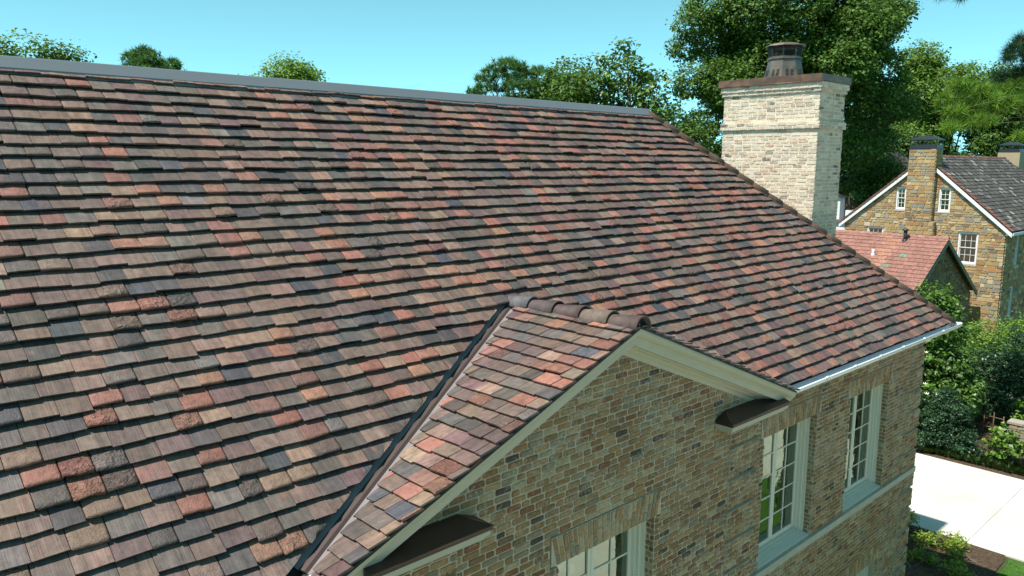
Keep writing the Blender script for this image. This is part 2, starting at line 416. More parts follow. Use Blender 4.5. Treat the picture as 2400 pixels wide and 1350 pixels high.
def make_tile(pl, rng, u0, u1, v0, vt, hb, hh, T, kind, lim, colr):
    """one clay tile: five columns by four rows on top, a butt face, two side faces"""
    fu = (0.0, 0.07, 0.5, 0.93, 1.0); fv = (0.0, 0.16, 0.5, 1.0)
    w = u1 - u0; L = vt - v0
    skew = rng.uniform(-0.011, 0.011); cup = rng.uniform(-0.001, 0.005)
    top = []; tt = []
    seed = rng.random() * 10
    for j, b in enumerate(fv):
        for i, a in enumerate(fu):
            uu = u0 + w * a; vv = v0 + L * b + skew * (a - 0.5) * (1 - b); h = hb + (hh - hb) * b + cup * (1 - (2*a - 1)**2)
            if kind == 0:
                if j == 0: vv += rng.uniform(-0.0015, 0.0015)
            else:
                e = 0.0
                if i in (0, 4): e += 1; uu += 0.002 * (1 if i == 0 else -1)
                if j == 0: e += 0.9; vv += rng.uniform(-0.004, 0.006)
                if i in (0, 4) and j == 0: vv += 0.008
                h += 0.002 - 0.0024 * e + rng.uniform(-0.002, 0.002)
                if kind == 2:
                    if i in (1, 2, 3) and j in (0, 1, 2): h += rng.uniform(-0.003, 0.014)
                    if j == 0: vv += rng.uniform(-0.012, 0.008)
            lo, hi = lim(vv)
            uu = min(max(uu, lo), hi)
            top.append((uu, vv, h)); tt.append((uu - u0 - w/2 + seed * 3.7, vv - v0 + seed * 1.3, seed))
    verts = [pl(*p) for p in top]
    for i in range(5):
        p = top[i]; verts.append(pl(p[0], p[1] + 0.003, p[2] - T)); tt.append((tt[i][0], tt[i][1] - 0.02, seed))
    for side in (0, 4):
        for j in (1, 2, 3):
            p = top[j*5 + side]; verts.append(pl(p[0], p[1], p[2] - T)); tt.append((tt[j*5+side][0], tt[j*5+side][1], seed))
    faces = []; sm = []
    for j in range(3):
        for i in range(4):
            a = j*5 + i; faces.append((a, a+1, a+6, a+5)); sm.append(kind > 0)
    for i in range(4): faces.append((20+i, 21+i, i+1, i)); sm.append(False)
    Lb = [20, 25, 26, 27]; Rb = [24, 28, 29, 30]
    for j in range(3):
        faces.append((Lb[j], j*5, (j+1)*5, Lb[j+1])); sm.append(False)
        faces.append((j*5+4, Rb[j], Rb[j+1], (j+1)*5+4)); sm.append(False)
    k = (0.0, 0.5, 1.0)[kind]
    cc = (colr[0], colr[1], colr[2], k)
    cen = np.mean(np.array(verts[:20]), axis=0)
    x, y, z = project(cen)
    view = CAM - cen; view /= np.linalg.norm(view)
    area = max(0, w) * 0.177 * max(0.0, float(view @ pl.n)) / z**2 if (0 <= x <= 2400 and 0 <= y <= 1350 and z > 0) else 0.0
    return dict(v=verts, f=faces, sm=sm, c=cc, t=tt, area=area)

def lay_tiles(pl, va, vb, e, intervals, seed, T=0.026, kinds=(0.69, 0.245, 0.065), hb=0.029):
    rng = random.Random(seed); out = []
    n = int(math.ceil((vb - va) / e))
    prev = {}
    for r in range(n):
        v0 = va + r * e
        vt = min(v0 + e + 0.03, vb)
        for key, lim in intervals(v0 + 0.5 * e):
            l0, h0 = lim(v0); l1, h1 = lim(v0 + e)
            lo, hi = min(l0, l1), max(h0, h1)
            if hi - lo < 0.03: continue
            u = lo - rng.uniform(0.02, 0.24)
            while u < hi:
                w = rng.uniform(0.228, 0.272)
                if rng.random() < 0.12: w *= 0.8
                k = rng.choices((0, 1, 2), kinds)[0]
                redder = min(1.0, max(0.0, (u + 15.5) / 9.0)) if pl is P_MAIN else 0.55
                ci = rng.choices(range(len(PAL)), [x * (0.45 + 1.0 * redder) if i in (4, 5, 6, 8) else x * (1.25 - 0.45 * redder) for i, x in enumerate(PW)])[0]
                if k > 0 and rng.random() < 0.30: ci = rng.choice((5, 6, 8, 5))
                if k == 0 and ci in (5, 6) and rng.random() < 0.5: ci = rng.choice((0, 4, 7))
                g = rng.uniform(0.82, 1.2) if pl is P_MAIN else rng.uniform(0.80, 1.5)
                c = tuple(min(0.9, x * g * rng.uniform(0.95, 1.05)) for x in PAL[ci][0])
                dv = rng.gauss(0, 0.008)
                lift = abs(rng.gauss(0, 0.007)) + (0.010 if rng.random() < 0.06 else 0)
                a0 = max(u + 0.0025, lo - 0.0); a1 = min(u + w - 0.0025, hi)
                if a1 - a0 > 0.025:
                    out.append(make_tile(pl, rng, a0, a1, v0 + dv, vt, hb + lift * hb / 0.029, -0.016, T + (0.003 if k else 0), k, lim, c))
                u += w
    return out

EXPO = 0.188
VAL_M, VAL_G = 0.085, 0.115          # how far the tiles stop short of the valley line
def xv(z): return (HG - z) / PG
LM = D / CP
def main_iv(v):
    z = v * SP
    hip = lambda q: -q * CP - 0.05
    if z < HG - 0.03:
        return [('l', lambda q: (XLEFT, XG - max(0, xv(q * SP)) - VAL_M / 0.6)), ('r', lambda q: (XG + max(0, xv(q * SP)) + VAL_M / 0.6, hip(q)))]
    return [('a', lambda q: (XLEFT, hip(q)))]
tiles_main = lay_tiles(P_MAIN, -0.03, LM - 0.03, EXPO, main_iv, 11)
VE = -3.80 / CG; VEL = -4.05 / CG                        # gable eave, along the slope from the ridge
def yval(v): return (HG + v * SG) / TP
gl_iv = lambda v: [('g', lambda q: (-(yval(q)) + VAL_G / 0.9, -YF))]
gr_iv = lambda v: [('g', lambda q: (YF, yval(q) - VAL_G / 0.9))]
tiles_gl = lay_tiles(P_GL, VEL, -0.03, EXPO, gl_iv, 23, 0.020, (0.70, 0.24, 0.06), hb=0.018)
tiles_gr = lay_tiles(P_GR, VE, -0.03, EXPO, gr_iv, 29, 0.020, hb=0.018)
hip_iv = lambda v: [('h', lambda q: (q * CP + 0.05, 2 * D - q * CP))]
tiles_hip = lay_tiles(P_HIP, -0.03, LM - 0.03, EXPO, hip_iv, 31)

# roof deck under the tiles (closed hipped volume)
mb = MB(); dz = -0.075
BY = 2 * D
mb.add([(XLEFT, 0.05, dz), (-0.06, 0.05, dz), (-0.06, BY - 0.05, dz), (XLEFT, BY - 0.05, dz), (XLEFT, D, H + dz), (-D, D, H + dz)],
       [(0, 1, 5, 4), (1, 2, 5), (2, 3, 4, 5), (3, 0, 4), (3, 2, 1, 0)])
roof = mb.build('roof', M_['deck'], house)
mb = MB(); q = 3.80; ql = 4.05
zl = HG - PG * q + dz + 0.01; zm = HG - PG * ql + dz + 0.01; za = HG + dz + 0.01
yv0 = (HG) / TP
mb.add([(XG - ql, YF + 0.03, zm), (XG, YF + 0.03, za), (XG + q, YF + 0.03, zl), (XG - ql, 0.3, zm), (XG, yv0 + 0.1, za), (XG + q, 0.3, zl),
        (XG - ql, YF + 0.03, zm - 0.03), (XG, YF + 0.03, za - 0.03), (XG + q, YF + 0.03, zl - 0.03)],
       [(0, 1, 4, 3), (1, 2, 5, 4), (6, 7, 1, 0), (7, 8, 2, 1), (6, 3, 4, 7), (7, 4, 5, 8)])
groof = mb.build('gable_roof', M_['deck'], house)

# the 300 tiles that show largest are objects of their own; the rest stay real tiles in one part per roof
allv = [(t, roof) for t in tiles_main] + [(t, groof) for t in tiles_gl]
allv.sort(key=lambda x: -x[0]['area'])
chosen = set(id(t) for t, _ in allv[:300])
for t, par in allv[:300]:
    mb = MB(); mb.add(t['v'], t['f'], t['c'], t['t'], t['sm'])
    mb.build('roof_tile', M_['tile'], par, center=True)
for lst, par in ((tiles_main + tiles_hip, roof), (tiles_gl + tiles_gr, groof)):
    mb = MB()
    for t in lst:
        if id(t) not in chosen: mb.add(t['v'], t['f'], t['c'], t['t'], t['sm'])
    o = mb.build('roof_tiles', M_['tile'], par); o['kind'] = 'stuff'
# plain far slope
mb = MB(); mb.add([(XLEFT, BY, 0.0), (0, BY, 0.0), (-D, D, H), (XLEFT, D, H)], [(0, 1, 2, 3)]); mb.build('rear_slope', M_['hip'], roof)

# metal ridge cap: two long folded lengths with a lap joint
def ridge_len(x0, x1, lift):
    mb = MB()
    pr = [(-0.145, -0.150), (-0.135, -0.078), (-0.030, 0.048), (0.0, 0.058), (0.030, 0.048), (0.135, -0.078), (0.145, -0.150), (0.12, -0.12), (0.0, 0.02), (-0.12, -0.12)]
    prof = [(x0, D + a, H + b + lift) for a, b in pr]
    mb.extrude(prof, (x0, 0, 0), (x1, 0, 0))
    o = recalc(mb.build('ridge_cap', M_['ridge_metal'], roof)); return o
ridge_len(XLEFT, -12.95, 0.0); ridge_len(-13.0, -9.35, 0.003); ridge_len(-9.4, -D + 0.06, 0.006)

# hip caps of brown clay, each lapping the one below
hd = np.array([-D, D, H]); HL = np.linalg.norm(hd); hd /= HL
hs = np.array([1, 1, 0]) / math.sqrt(2); hn = np.cross(hs, hd); hn = hn if hn[2] > 0 else -hn
rng = random.Random(5)
ncap = 21; step = HL / ncap
for k in range(ncap):
    s0 = k * step - 0.03; s1 = (k + 1) * step + 0.03
    mb = MB(); sec = [(-0.135, -0.060), (-0.115, -0.010), (-0.055, 0.038), (0, 0.048), (0.055, 0.038), (0.115, -0.010), (0.135, -0.060)]
    jx = rng.uniform(-0.008, 0.008); jl = rng.uniform(-0.004, 0.006)
    def ring(s, lift, sc):
        return [tuple(hd * s + hs * (a * sc + jx) + hn * (b + lift + jl)) for a, b in sec]
    r0 = ring(s0, 0.030, 1.0); r1 = ring(s1, 0.006, 0.94)
    r0b = [tuple(np.array(p) - hn * 0.022) for p in r0]
    n = len(sec); v = r0 + r1 + r0b
    f = [(i, i+1, n+i+1, n+i) for i in range(n-1)] + [(2*n+i, 2*n+i+1, i+1, i) for i in range(n-1)] + [(2*n, 0, n), (n-1, 3*n-1, 2*n-1)]
    mb.add(v, f, smooth=[True]*(n-1) + [False]*(n+1)); mb.build('hip_cap', M_['hip'], roof, center=True)

# barrel caps on the gable ridge
y = YF - 0.03; k = 0
caps = [(0.0918, 0.0578, 0.051), (0.136, 0.102, 0.0782), (0.085, 0.053, 0.049), (0.0816, 0.0578, 0.0578), (0.102, 0.0986, 0.102), (0.0952, 0.068, 0.0612)]
ylast = HG / TP + 0.04
nb = 5; ln = (ylast - y) / nb
for k in range(nb):
    ya = y + k * ln; yb = ya + ln + 0.045
    mb = MB(); n = 13; v = []; 
    for (yy, r, zc) in ((ya, 0.140, -0.062), (yb, 0.106, -0.074), (ya, 0.120, -0.062), (yb, 0.086, -0.074)):
        for i in range(n):
            t = math.pi * (i / (n - 1)); v.append((XG + r * math.cos(t) * 1.02, yy, HG + zc + r * 1.12 * math.sin(t)))
    f = []
    for i in range(n - 1):
        f.append((i+1, i, n+i, n+i+1)); f.append((2*n+i, 2*n+i+1, 3*n+i+1, 3*n+i)); f.append((i, i+1, 2*n+i+1, 2*n+i))
    f += [(0, 2*n, 3*n, n), (n-1, 2*n-1, 4*n-1, 3*n-1)]
    mb.add(v, f, caps[k], smooth=True)
    o = mb.build('ridge_barrel', M_['barrel'], groof, center=True)
# black sheet painting the shade inside the open mouth of the first barrel
mb = MB(); n = 11
v = [(XG, YF + 0.03, HG - 0.04)] + [(XG + 0.112 * math.cos(math.pi * i / (n-1)), YF + 0.03, HG - 0.062 + 0.122 * math.sin(math.pi * i / (n-1))) for i in range(n)]
mb.add(v, [(0, i+1, i+2) for i in range(n-1)]); mb.build('barrel_mouth_shade', M_['soot_shade'], groof)

# valley flashings: a lead-grey strip on each slope and a raised brown rib between them
for sgn, nm in ((-1, 'l'), (1, 'r')):
    a0 = np.array([XG, HG / TP, HG]); a1 = np.array([XG + sgn * (HG / PG), 0.0, 0.0])
    dv = a1 - a0; dv /= np.linalg.norm(dv)
    # in-plane directions away from the valley
    nm_, ng_ = P_MAIN.n, (P_GL.n if sgn < 0 else P_GR.n)
    em = np.cross(nm_, dv); em *= np.sign(em[0]) * sgn        # towards the main slope (outwards)
    eg = np.cross(ng_, dv); eg *= -np.sign(eg[0]) * sgn if abs(eg[0]) > 1e-6 else 1
    if (eg @ np.array([0, -1.0, 0])) < 0: eg = -eg
    A = a0 + dv * -0.02; B = a1 + dv * 0.0
    val = None
    for part, (s0, s1, lift) in enumerate(((0.0, 0.52, 0.003), (0.50, 1.0, 0.0))):
        p0 = A + (B - A) * s0; p1 = A + (B - A) * s1
        mb = MB()
        hm = -0.052 + lift
        sec = [(em, 0.30, nm_, hm), (em, 0.022, nm_, hm), (eg, 0.022, ng_, hm), (eg, 0.24, ng_, hm)]
        v = [tuple(p + e * d + n_ * h_) for p in (p0, p1) for (e, d, n_, h_) in sec]
        mb.add(v, [(0, 1, 5, 4), (2, 3, 7, 6)])
        val = mb.build('valley_flashing', M_['valley'], house)
        up = nm_ + ng_; up /= np.linalg.norm(up)
        mb = MB()
        rr = [(em, 0.028, nm_, hm - 0.004), (em, 0.007, nm_, hm + 0.030), (eg, 0.007, ng_, hm + 0.030), (eg, 0.028, ng_, hm - 0.004)]
        v = [tuple(p + e * d + n_ * h_) for p in (p0, p1) for (e, d, n_, h_) in rr]
        mb.add(v, [(0, 1, 5, 4), (1, 2, 6, 5), (2, 3, 7, 6), (0, 3, 2, 1), (4, 5, 6, 7)])
        mb.build('rib', M_['valley_rib'], val)
        if sgn < 0:                                        # upstand under the cut tiles of the main slope
            mb = MB(); e0 = 0.115
            rr = [(e0, hm), (e0 - 0.006, hm + 0.030), (e0 - 0.020, hm + 0.033), (e0 - 0.020, hm)]
            v = [tuple(p + em * d + nm_ * h_) for p in (p0, p1) for (d, h_) in rr]
            mb.add(v, [(0, 1, 5, 4), (1, 2, 6, 5), (2, 3, 7, 6), (0, 3, 2, 1), (4, 5, 6, 7)])
            mb.build('upstand', M_['valley_rib'], val)

# ------------------------------------------------------------------ brickwork
BRICKS = [((0.343, 0.194, 0.093), 24), ((0.289, 0.162, 0.078), 22), ((0.383, 0.24, 0.124), 16), ((0.235, 0.136, 0.071), 14), ((0.269, 0.2, 0.133), 10), ((0.256, 0.107, 0.057), 8), ((0.101, 0.071, 0.055), 3), ((0.416, 0.305, 0.186), 7)]
CHBRICKS = [((0.60, 0.50, 0.39), 30), ((0.68, 0.58, 0.46), 24), ((0.54, 0.43, 0.33), 20), ((0.50, 0.42, 0.34), 12),
            ((0.55, 0.36, 0.26), 6), ((0.16, 0.13, 0.115), 5), ((0.40, 0.31, 0.24), 5)]
def make_brick(pl, rng, u0, u1, v0, v1, h, depth, pal, jit=0.003, rnd=0.010, ch=0.005):
    w, t = u1 - u0, v1 - v0
    c = min(rnd, w * 0.3, t * 0.3)
    o = [(u0 + c, v0), (u1 - c, v0), (u1, v0 + c), (u1, v1 - c), (u1 - c, v1), (u0 + c, v1), (u0, v1 - c), (u0, v0 + c)]
    o = [(a + rng.uniform(-jit, jit), b + rng.uniform(-jit, jit)) for a, b in o]
    cu, cv = (u0 + u1) / 2, (v0 + v1) / 2
    hf = h + rng.uniform(-0.003, 0.004); tilt = rng.uniform(-0.003, 0.003)
    fr = []
    for a, b in o:
        da, db = cu - a, cv - b; l = math.hypot(da, db) + 1e-6
        fr.append(pl(a + da / l * ch, b + db / l * ch, hf + tilt * (a - cu) / (w + 1e-6) * 2))
    bk = [pl(a, b, h - depth) for a, b in o]
    n = 8; f = [tuple(range(n))] + [(n + i, n + (i+1) % n, (i+1) % n, i) for i in range(n)]
    cc = rng.choices([p for p, _ in pal], [q for _, q in pal])[0]; g = rng.uniform(0.9, 1.1)
    cen = pl(cu, cv, h); x, y, z = project(cen); vw = CAM - cen; vw /= np.linalg.norm(vw)
    area = w * t * max(0, float(vw @ pl.n)) / z**2 if (0 <= x <= 2400 and 0 <= y <= 1350 and z > 0) else 0
    return dict(v=fr + bk, f=f, c=(cc[0]*g, cc[1]*g, cc[2]*g, 1), area=area)

BL, BH, JT = 0.205, 0.061, 0.0155
CO = BH + JT
def brickwork(pl, mort, v0, v1, ivs, seed, pal, hb=0.007, base=-0.06, ee=-0.002):
    """running bond in courses; ivs(v, k) gives (u0, u1, offset) runs; mortar bed boxes go into mort"""
    rng = random.Random(seed); out = []; k = 0; v = v0
    while v < v1 - 0.02:
        for (a, b, off) in ivs(v, k):
            if b - a < 0.02: continue
            p = [pl(a, v, off), pl(b, v, off), pl(b, v + CO, off), pl(a, v + CO, off), pl(a, v, base), pl(b, v, base), pl(b, v + CO, base), pl(a, v + CO, base)]
            mort.add([tuple(q) for q in p], [(0, 1, 2, 3), (4, 5, 1, 0), (5, 6, 2, 1), (6, 7, 3, 2), (7, 4, 0, 3)])
            u = a - ((k % 2) * 0.5 + 0.12) * (BL + JT) + rng.uniform(-0.02, 0.02)
            while u < b:
                L = BL * rng.uniform(0.92, 1.06)
                if rng.random() < 0.10: L *= 0.55
                x0 = max(u, a - ee); x1 = min(u + L, b + ee)
                if x1 - x0 > 0.03:
                    out.append(make_brick(pl, rng, x0, x1, v + JT/2 + rng.uniform(-0.002, 0.002), v + CO - JT/2 + rng.uniform(-0.002, 0.002), off + hb, 0.02, pal))
                u += L + JT
        v += CO; k += 1
    return out

def cut(runs, a, b):
    out = []
    for (x0, x1, o) in runs:
        if b <= x0 or a >= x1: out.append((x0, x1, o)); continue
        if a > x0: out.append((x0, a, o))
        if b < x1: out.append((b, x1, o))
    return out

P_W = Plane((0, YW, 0), (1, 0, 0), (0, 0, 1))
P_B = Plane((0, YB, 0), (1, 0, 0), (0, 0, 1))
WINS = [(-7.0, -5.18), (-3.85, -2.05)]          # right wall openings
GWIN = (-12.28, -10.55)
OT, OB = -1.0, -3.25                             # window head and foot
LT, LB = -4.85, -6.75                            # lower windows
AR = 0.33                                        # arch height
XC = -0.35; BR = -8.18; BLX = 2 * XG - BR
GR = 0.022                                       # open groove round the window surrounds
Q = 0.030
SURR = 0.11
def quoin(runs, a, b, k, per=6):
    r = cut(runs, a, b)
    if k % per != 0: r.append((a, b, Q))
    else: r.append((a, b, -0.012))
    return r
ZB0 = GZ
def right_ivs(v, k):
    r = [(BR - 0.3, XC, 0.0)]
    r = quoin(r, XC - 0.66, XC + Q, k)
    for (a, b) in WINS:
        for (t, f) in ((OT, OB), (LT, LB)):
            vm = v + CO / 2
            if f < vm < t + AR: 
                if vm < t:
                    r = cut(r, a - SURR - GR, a - SURR) if f == OB else r
                    r = cut(r, a, b)
                else:
                    r = cut(r, a - SURR - GR, b + SURR)
            elif t + AR <= vm < t + AR + 0.03: pass
    if OB - 0.145 < v + CO / 2 < OB: r = []        # limestone band
    return r
def bay_ivs(v, k):
    vm = v + CO
    half = (HG - 0.27 - vm) / PG
    x0, x1 = max(BLX, XG - half), min(BR, XG + half)
    if x1 <= x0: return []
    r = [(x0, x1, 0.0)]
    vm = v + CO / 2
    if vm < -0.10:
        r = quoin(r, BR - 0.72, BR, k); r = quoin(r, BLX, BLX + 0.72, k)
    a, b = GWIN
    for (t, f) in ((OT, OB), (LT, LB)):
        if f < vm < t + AR:
            if vm < t: r = cut(r, a - SURR - GR, a - SURR); r = cut(r, a, b)
            else: r = cut(r, a - SURR - GR, b + SURR)
    if OB - 0.145 < vm < OB: r = []
    return r

# wall bodies
mb = MB()
mb.box(BR - 0.4, XC, YW + 0.045, YW + 0.33, GZ, -0.06)
wall = None
def wall_body(name, x0, x1, yf, z0, z1, holes, top=None):
    """a wall slab with openings, 0.3 m thick, front at yf"""
    mb = MB(); xs = sorted({x0, x1, *[h[0] for h in holes], *[h[1] for h in holes]}); zs = sorted({z0, z1, *[h[2] for h in holes], *[h[3] for h in holes]})
    for i in range(len(xs) - 1):
        for j in range(len(zs) - 1):
            cx, cz = (xs[i] + xs[i+1]) / 2, (zs[j] + zs[j+1]) / 2
            if any(h[0] < cx < h[1] and h[2] < cz < h[3] for h in holes): continue
            mb.box(xs[i], xs[i+1], yf, yf + 0.26, zs[j], zs[j+1])
    return mb.build(name, M_['mortar'], house)
hr = [(a, b, f, t) for (a, b) in WINS for (t, f) in ((OT, OB), (LT, LB))]
wall = wall_body('wall', BR - 0.2, XC, YW + 0.055, GZ, -0.085, hr)
gwall = wall_body('gable_wall', BLX, BR, YB + 0.055, GZ, 0.0, [(GWIN[0], GWIN[1], f, t) for (t, f) in ((OT, OB), (LT, LB))])
mb = MB()                                       # pediment infill behind the gable bricks, bay return, end walls
mb.add([(XG - 3.3, YB + 0.056, 0.0), (XG + 3.3, YB + 0.056, 0.0), (XG, YB + 0.056, HG - 0.25), (XG - 3.3, YB + 0.3, 0.0), (XG + 3.3, YB + 0.3, 0.0), (XG, YB + 0.3, HG - 0.25)],
       [(0, 1, 2), (5, 4, 3), (0, 2, 5, 3), (1, 4, 5, 2)])
mb.build('pediment_backing', M_['mortar'], gwall)
mb = MB(); mb.box(BR - 0.20, BR - 0.001, YB + 0.30, YW + 0.1, GZ, -0.06); mb.box(BLX + 0.001, BLX + 0.2, YB + 0.3, YW + 0.1, GZ, -0.06)
mb.build('bay_return', M_['mortar'], gwall)
mb = MB(); mb.box(XC - 0.3, XC - 0.002, YW + 0.32, 2 * D - 0.4, GZ, -0.085); mb.build('end_wall', M_['mortar'], house)
mb = MB(); mb.box(XLEFT + 0.3, BLX - 0.0, YW, YW + 0.3, GZ, -0.085); mb.box(XLEFT + 0.3, XLEFT + 0.6, YW + 0.3, 2*D - 0.4, GZ, -0.085)
mb.box(XLEFT + 0.6, XC - 0.3, 2*D - 0.7, 2*D - 0.4, GZ, -0.085); mb.build('rear_wall', M_['mortar'], house)

mort_r, mort_b, mort_c = MB(), MB(), MB()
bk_r = brickwork(P_W, mort_r, GZ, -0.10, right_ivs, 101, BRICKS)
bk_b = brickwork(P_B, mort_b, GZ, HG - 0.25, bay_ivs, 103, BRICKS)

# jack arches of bricks on end, splayed from a centre below
def arch(pl, a, b, z, seed, mort):
    rng = random.Random(seed); out = []; n = 24; xm = (a + b) / 2
    x0, x1 = a - SURR, b + SURR
    p = [pl(x0, z, 0.004), pl(x1, z, 0.004), pl(x1, z + AR, 0.004), pl(x0, z + AR, 0.004), pl(x0, z, -0.06), pl(x1, z, -0.06), pl(x1, z + AR, -0.06), pl(x0, z + AR, -0.06)]
    mort.add([tuple(q) for q in p], [(0, 1, 2, 3), (4, 5, 1, 0), (5, 6, 2, 1), (6, 7, 3, 2), (7, 4, 0, 3)])
    for i in range(n):
        s0, s1 = i / n, (i + 1) / n
        bl, br = a - 0.03 + (b - a + 0.06) * s0, a - 0.03 + (b - a + 0.06) * s1
        tl, tr = x0 + (x1 - x0) * s0, x0 + (x1 - x0) * s1
        j = lambda: rng.uniform(-0.003, 0.003)
        g = 0.0085
        cut_ = 0.62 if i % 2 else 0.38
        for (t0, t1) in ((0.0, cut_ - 0.018), (cut_ + 0.018, 1.0)):
            L_ = lambda t: bl + (tl - bl) * t
            Rr = lambda t: br + (tr - br) * t
            z0_, z1_ = z + 0.004 + (AR - 0.012) * t0, z + 0.004 + (AR - 0.012) * t1
            o = [(L_(t0) + g + j(), z0_ + j()), (Rr(t0) - g + j(), z0_ + j()), (Rr(t1) - g + j(), z1_ + j()), (L_(t1) + g + j(), z1_ + j())]
            h = 0.012 + rng.uniform(-0.003, 0.004)
            cu = sum(q[0] for q in o) / 4; cv = (z0_ + z1_) / 2
            fr = [pl(u + (cu - u) * 0.07, v + (cv - v) * 0.03, h) for u, v in o]; bk = [pl(u, v, 0.0) for u, v in o]
            cc = rng.choice([BRICKS[0][0], BRICKS[1][0], BRICKS[2][0], BRICKS[4][0], BRICKS[7][0]]); gg = rng.uniform(1.0, 1.2)
            out.append(dict(v=fr + bk, f=[(0, 1, 2, 3)] + [(4 + k, 4 + (k+1) % 4, (k+1) % 4, k) for k in range(4)], c=(cc[0]*gg, cc[1]*gg, cc[2]*gg, 1), area=0))
    return out
ar_r, ar_b = [], []
for i, (a, b) in enumerate(WINS):
    ar_r += arch(P_W, a, b, OT, 200 + i, mort_r) + arch(P_W, a, b, LT, 210 + i, mort_r)
ar_b += arch(P_B, GWIN[0], GWIN[1], OT, 220, mort_b) + arch(P_B, GWIN[0], GWIN[1], LT, 221, mort_b)
# brick reveals on the right-hand jamb of each opening (they face the camera's side)
def reveals(xj, yf, t, f, seed, mort):
    pl = Plane((xj, yf + 0.05, 0), (0, -1, 0), (0, 0, 1))
    return brickwork(pl, mort, f, t - 0.005, lambda v, k: [(-0.075, 0.0485, 0.003)], seed, BRICKS, 0.006, -0.03)
for i, (a, b) in enumerate(WINS): bk_r += reveals(b, YW, OT, OB, 300 + i, mort_r)
bk_b += reveals(GWIN[1], YB, OT, OB, 310, mort_b)

mort_r.build('mortar_joints', M_['mortar'], wall); mort_b.build('mortar_joints', M_['mortar'], gwall)
pool = [(b, wall) for b in bk_r] + [(b, gwall) for b in bk_b]
pool.sort(key=lambda x: -x[0]['area'])
pick = set(id(b) for b, _ in pool[:300])
for b, par in pool[:300]:
    mb = MB(); mb.add(b['v'], b['f'], b['c']); mb.build('brick', M_['brick'], par, center=True)
for lst, par in ((bk_r + ar_r, wall), (bk_b + ar_b, gwall)):
    mb = MB()
    for b in lst:
        if id(b) not in pick: mb.add(b['v'], b['f'], b['c'])
    mb.build('bricks', M_['brick'], par)['kind'] = 'stuff'

# limestone string course under the upper windows
mb = MB(); mb.box(BR - 0.05, XC + 0.05, YW - 0.05, YW + 0.05, OB - 0.145, OB - 0.02); mb.box(XC - 0.05, XC + 0.05, YW + 0.05, 8.5, OB - 0.145, OB - 0.02)
mb.build('string_course', M_['band'], house)
mb = MB(); mb.box(BLX - 0.05, BR + 0.05, YB - 0.05, YB + 0.05, OB - 0.145, OB - 0.02); mb.build('string_course', M_['band'], house)

# ------------------------------------------------------------------ windows
PANE = None
def window(x0, x1, yf, z0, z1):
    """two casements of two by five panes, set 0.3 m deep in a stepped frame"""
    Y0 = yf + 0.125
    mb = MB()
    for k, (w, ya, yb) in enumerate(((0.045, 0.0, 0.05), (0.075, 0.05, 0.10), (0.10, 0.10, 0.17))):
        e = 0.0006 * k
        mb.box(x0, x0 + w, Y0 + ya, Y0 + yb, z0 + w * 0.8, z1 - w); mb.box(x1 - w, x1, Y0 + ya, Y0 + yb, z0 + w * 0.8, z1 - w)
        mb.box(x0, x1, Y0 + ya, Y0 + yb, z1 - w, z1); mb.box(x0, x1, Y0 + ya, Y0 + yb, z0, z0 + w * 0.8)
    win = mb.build('window', M_['frame'], house)
    mb = MB(); y = Y0
    mb.add([(x0 - 0.0, yf + 0.02, z0 - 0.02), (x1, yf + 0.02, z0 - 0.02), (x1, yf + 0.02, z0 + 0.012), (x0, yf + 0.02, z0 + 0.012), (x0, Y0 + 0.07, z0 - 0.02), (x1, Y0 + 0.07, z0 - 0.02), (x1, Y0 + 0.07, z0 + 0.05), (x0, Y0 + 0.07, z0 + 0.05)],
           [(0, 1, 2, 3), (3, 2, 6, 7), (1, 5, 6, 2), (4, 0, 3, 7)])
    mb.build('sill', M_['frame'], win)
    ys = Y0 + 0.15
    a, b = x0 + 0.10, x1 - 0.10; m = (a + b) / 2; zb, zt = z0 + 0.085, z1 - 0.10
    for (p, q) in ((a, m - 0.004), (m + 0.004, b)):
        sb = MB(); s = 0.055
        sb.box(p, p + s, ys, ys + 0.045, zb, zt); sb.box(q - s, q, ys, ys + 0.045, zb, zt)
        sb.box(p + s, q - s, ys, ys + 0.045, zb, zb + 0.085); sb.box(p + s, q - s, ys, ys + 0.045, zt - s, zt)
        sb.build('sash', M_['frame'], win)
        g0, g1, h0, h1 = p + s, q - s, zb + 0.085, zt - s
        mu = MB(); mw = 0.0105
        mu.box((g0+g1)/2 - mw, (g0+g1)/2 + mw, ys + 0.006, ys + 0.040, h0, h1)
        for r in range(1, 5):
            z = h0 + (h1 - h0) * r / 5
            mu.box(g0, (g0+g1)/2 - mw, ys + 0.009, ys + 0.037, z - mw, z + mw); mu.box((g0+g1)/2 + mw, g1, ys + 0.009, ys + 0.037, z - mw, z + mw)
        mu.build('muntin', M_['frame'], win)
        rr = random.Random(int(p * 1000))
        for r in range(5):
            za, zc = h0 + (h1 - h0) * r / 5 + mw - 0.002, h0 + (h1 - h0) * (r + 1) / 5 - mw + 0.002
            for (e0, e1) in ((g0 - 0.003, (g0+g1)/2 - mw + 0.002), ((g0+g1)/2 + mw - 0.002, g1 + 0.003)):
                pb = MB(); y = ys + 0.020; t = rr.uniform(-0.003, 0.003); t2 = rr.uniform(-0.003, 0.003)
                pb.add([(e0, y + t + t2, za), (e1, y - t + t2, za), (e1, y - t - t2, zc), (e0, y + t - t2, zc)], [(0, 1, 2, 3)])
                pb.build('pane', M_['glass'], win, center=True)
    # curtains drawn to the sides
    for (p, q) in ((b - 0.42, b + 0.1),):
        cb = MB(); n = 36; v = []
        for i in range(n + 1):
            x = p + (q - p) * i / n; yy = ys + 0.16 + 0.03 * math.sin(i * 1.25) + 0.012 * math.sin(i * 2.9)
            v += [(x, yy, z0 - 0.3), (x, yy, z1 + 0.1)]
        cb.add(v, [(2*i, 2*i+2, 2*i+3, 2*i+1) for i in range(n)], smooth=True); cb.build('curtain', M_['curtain'], win)
    return win
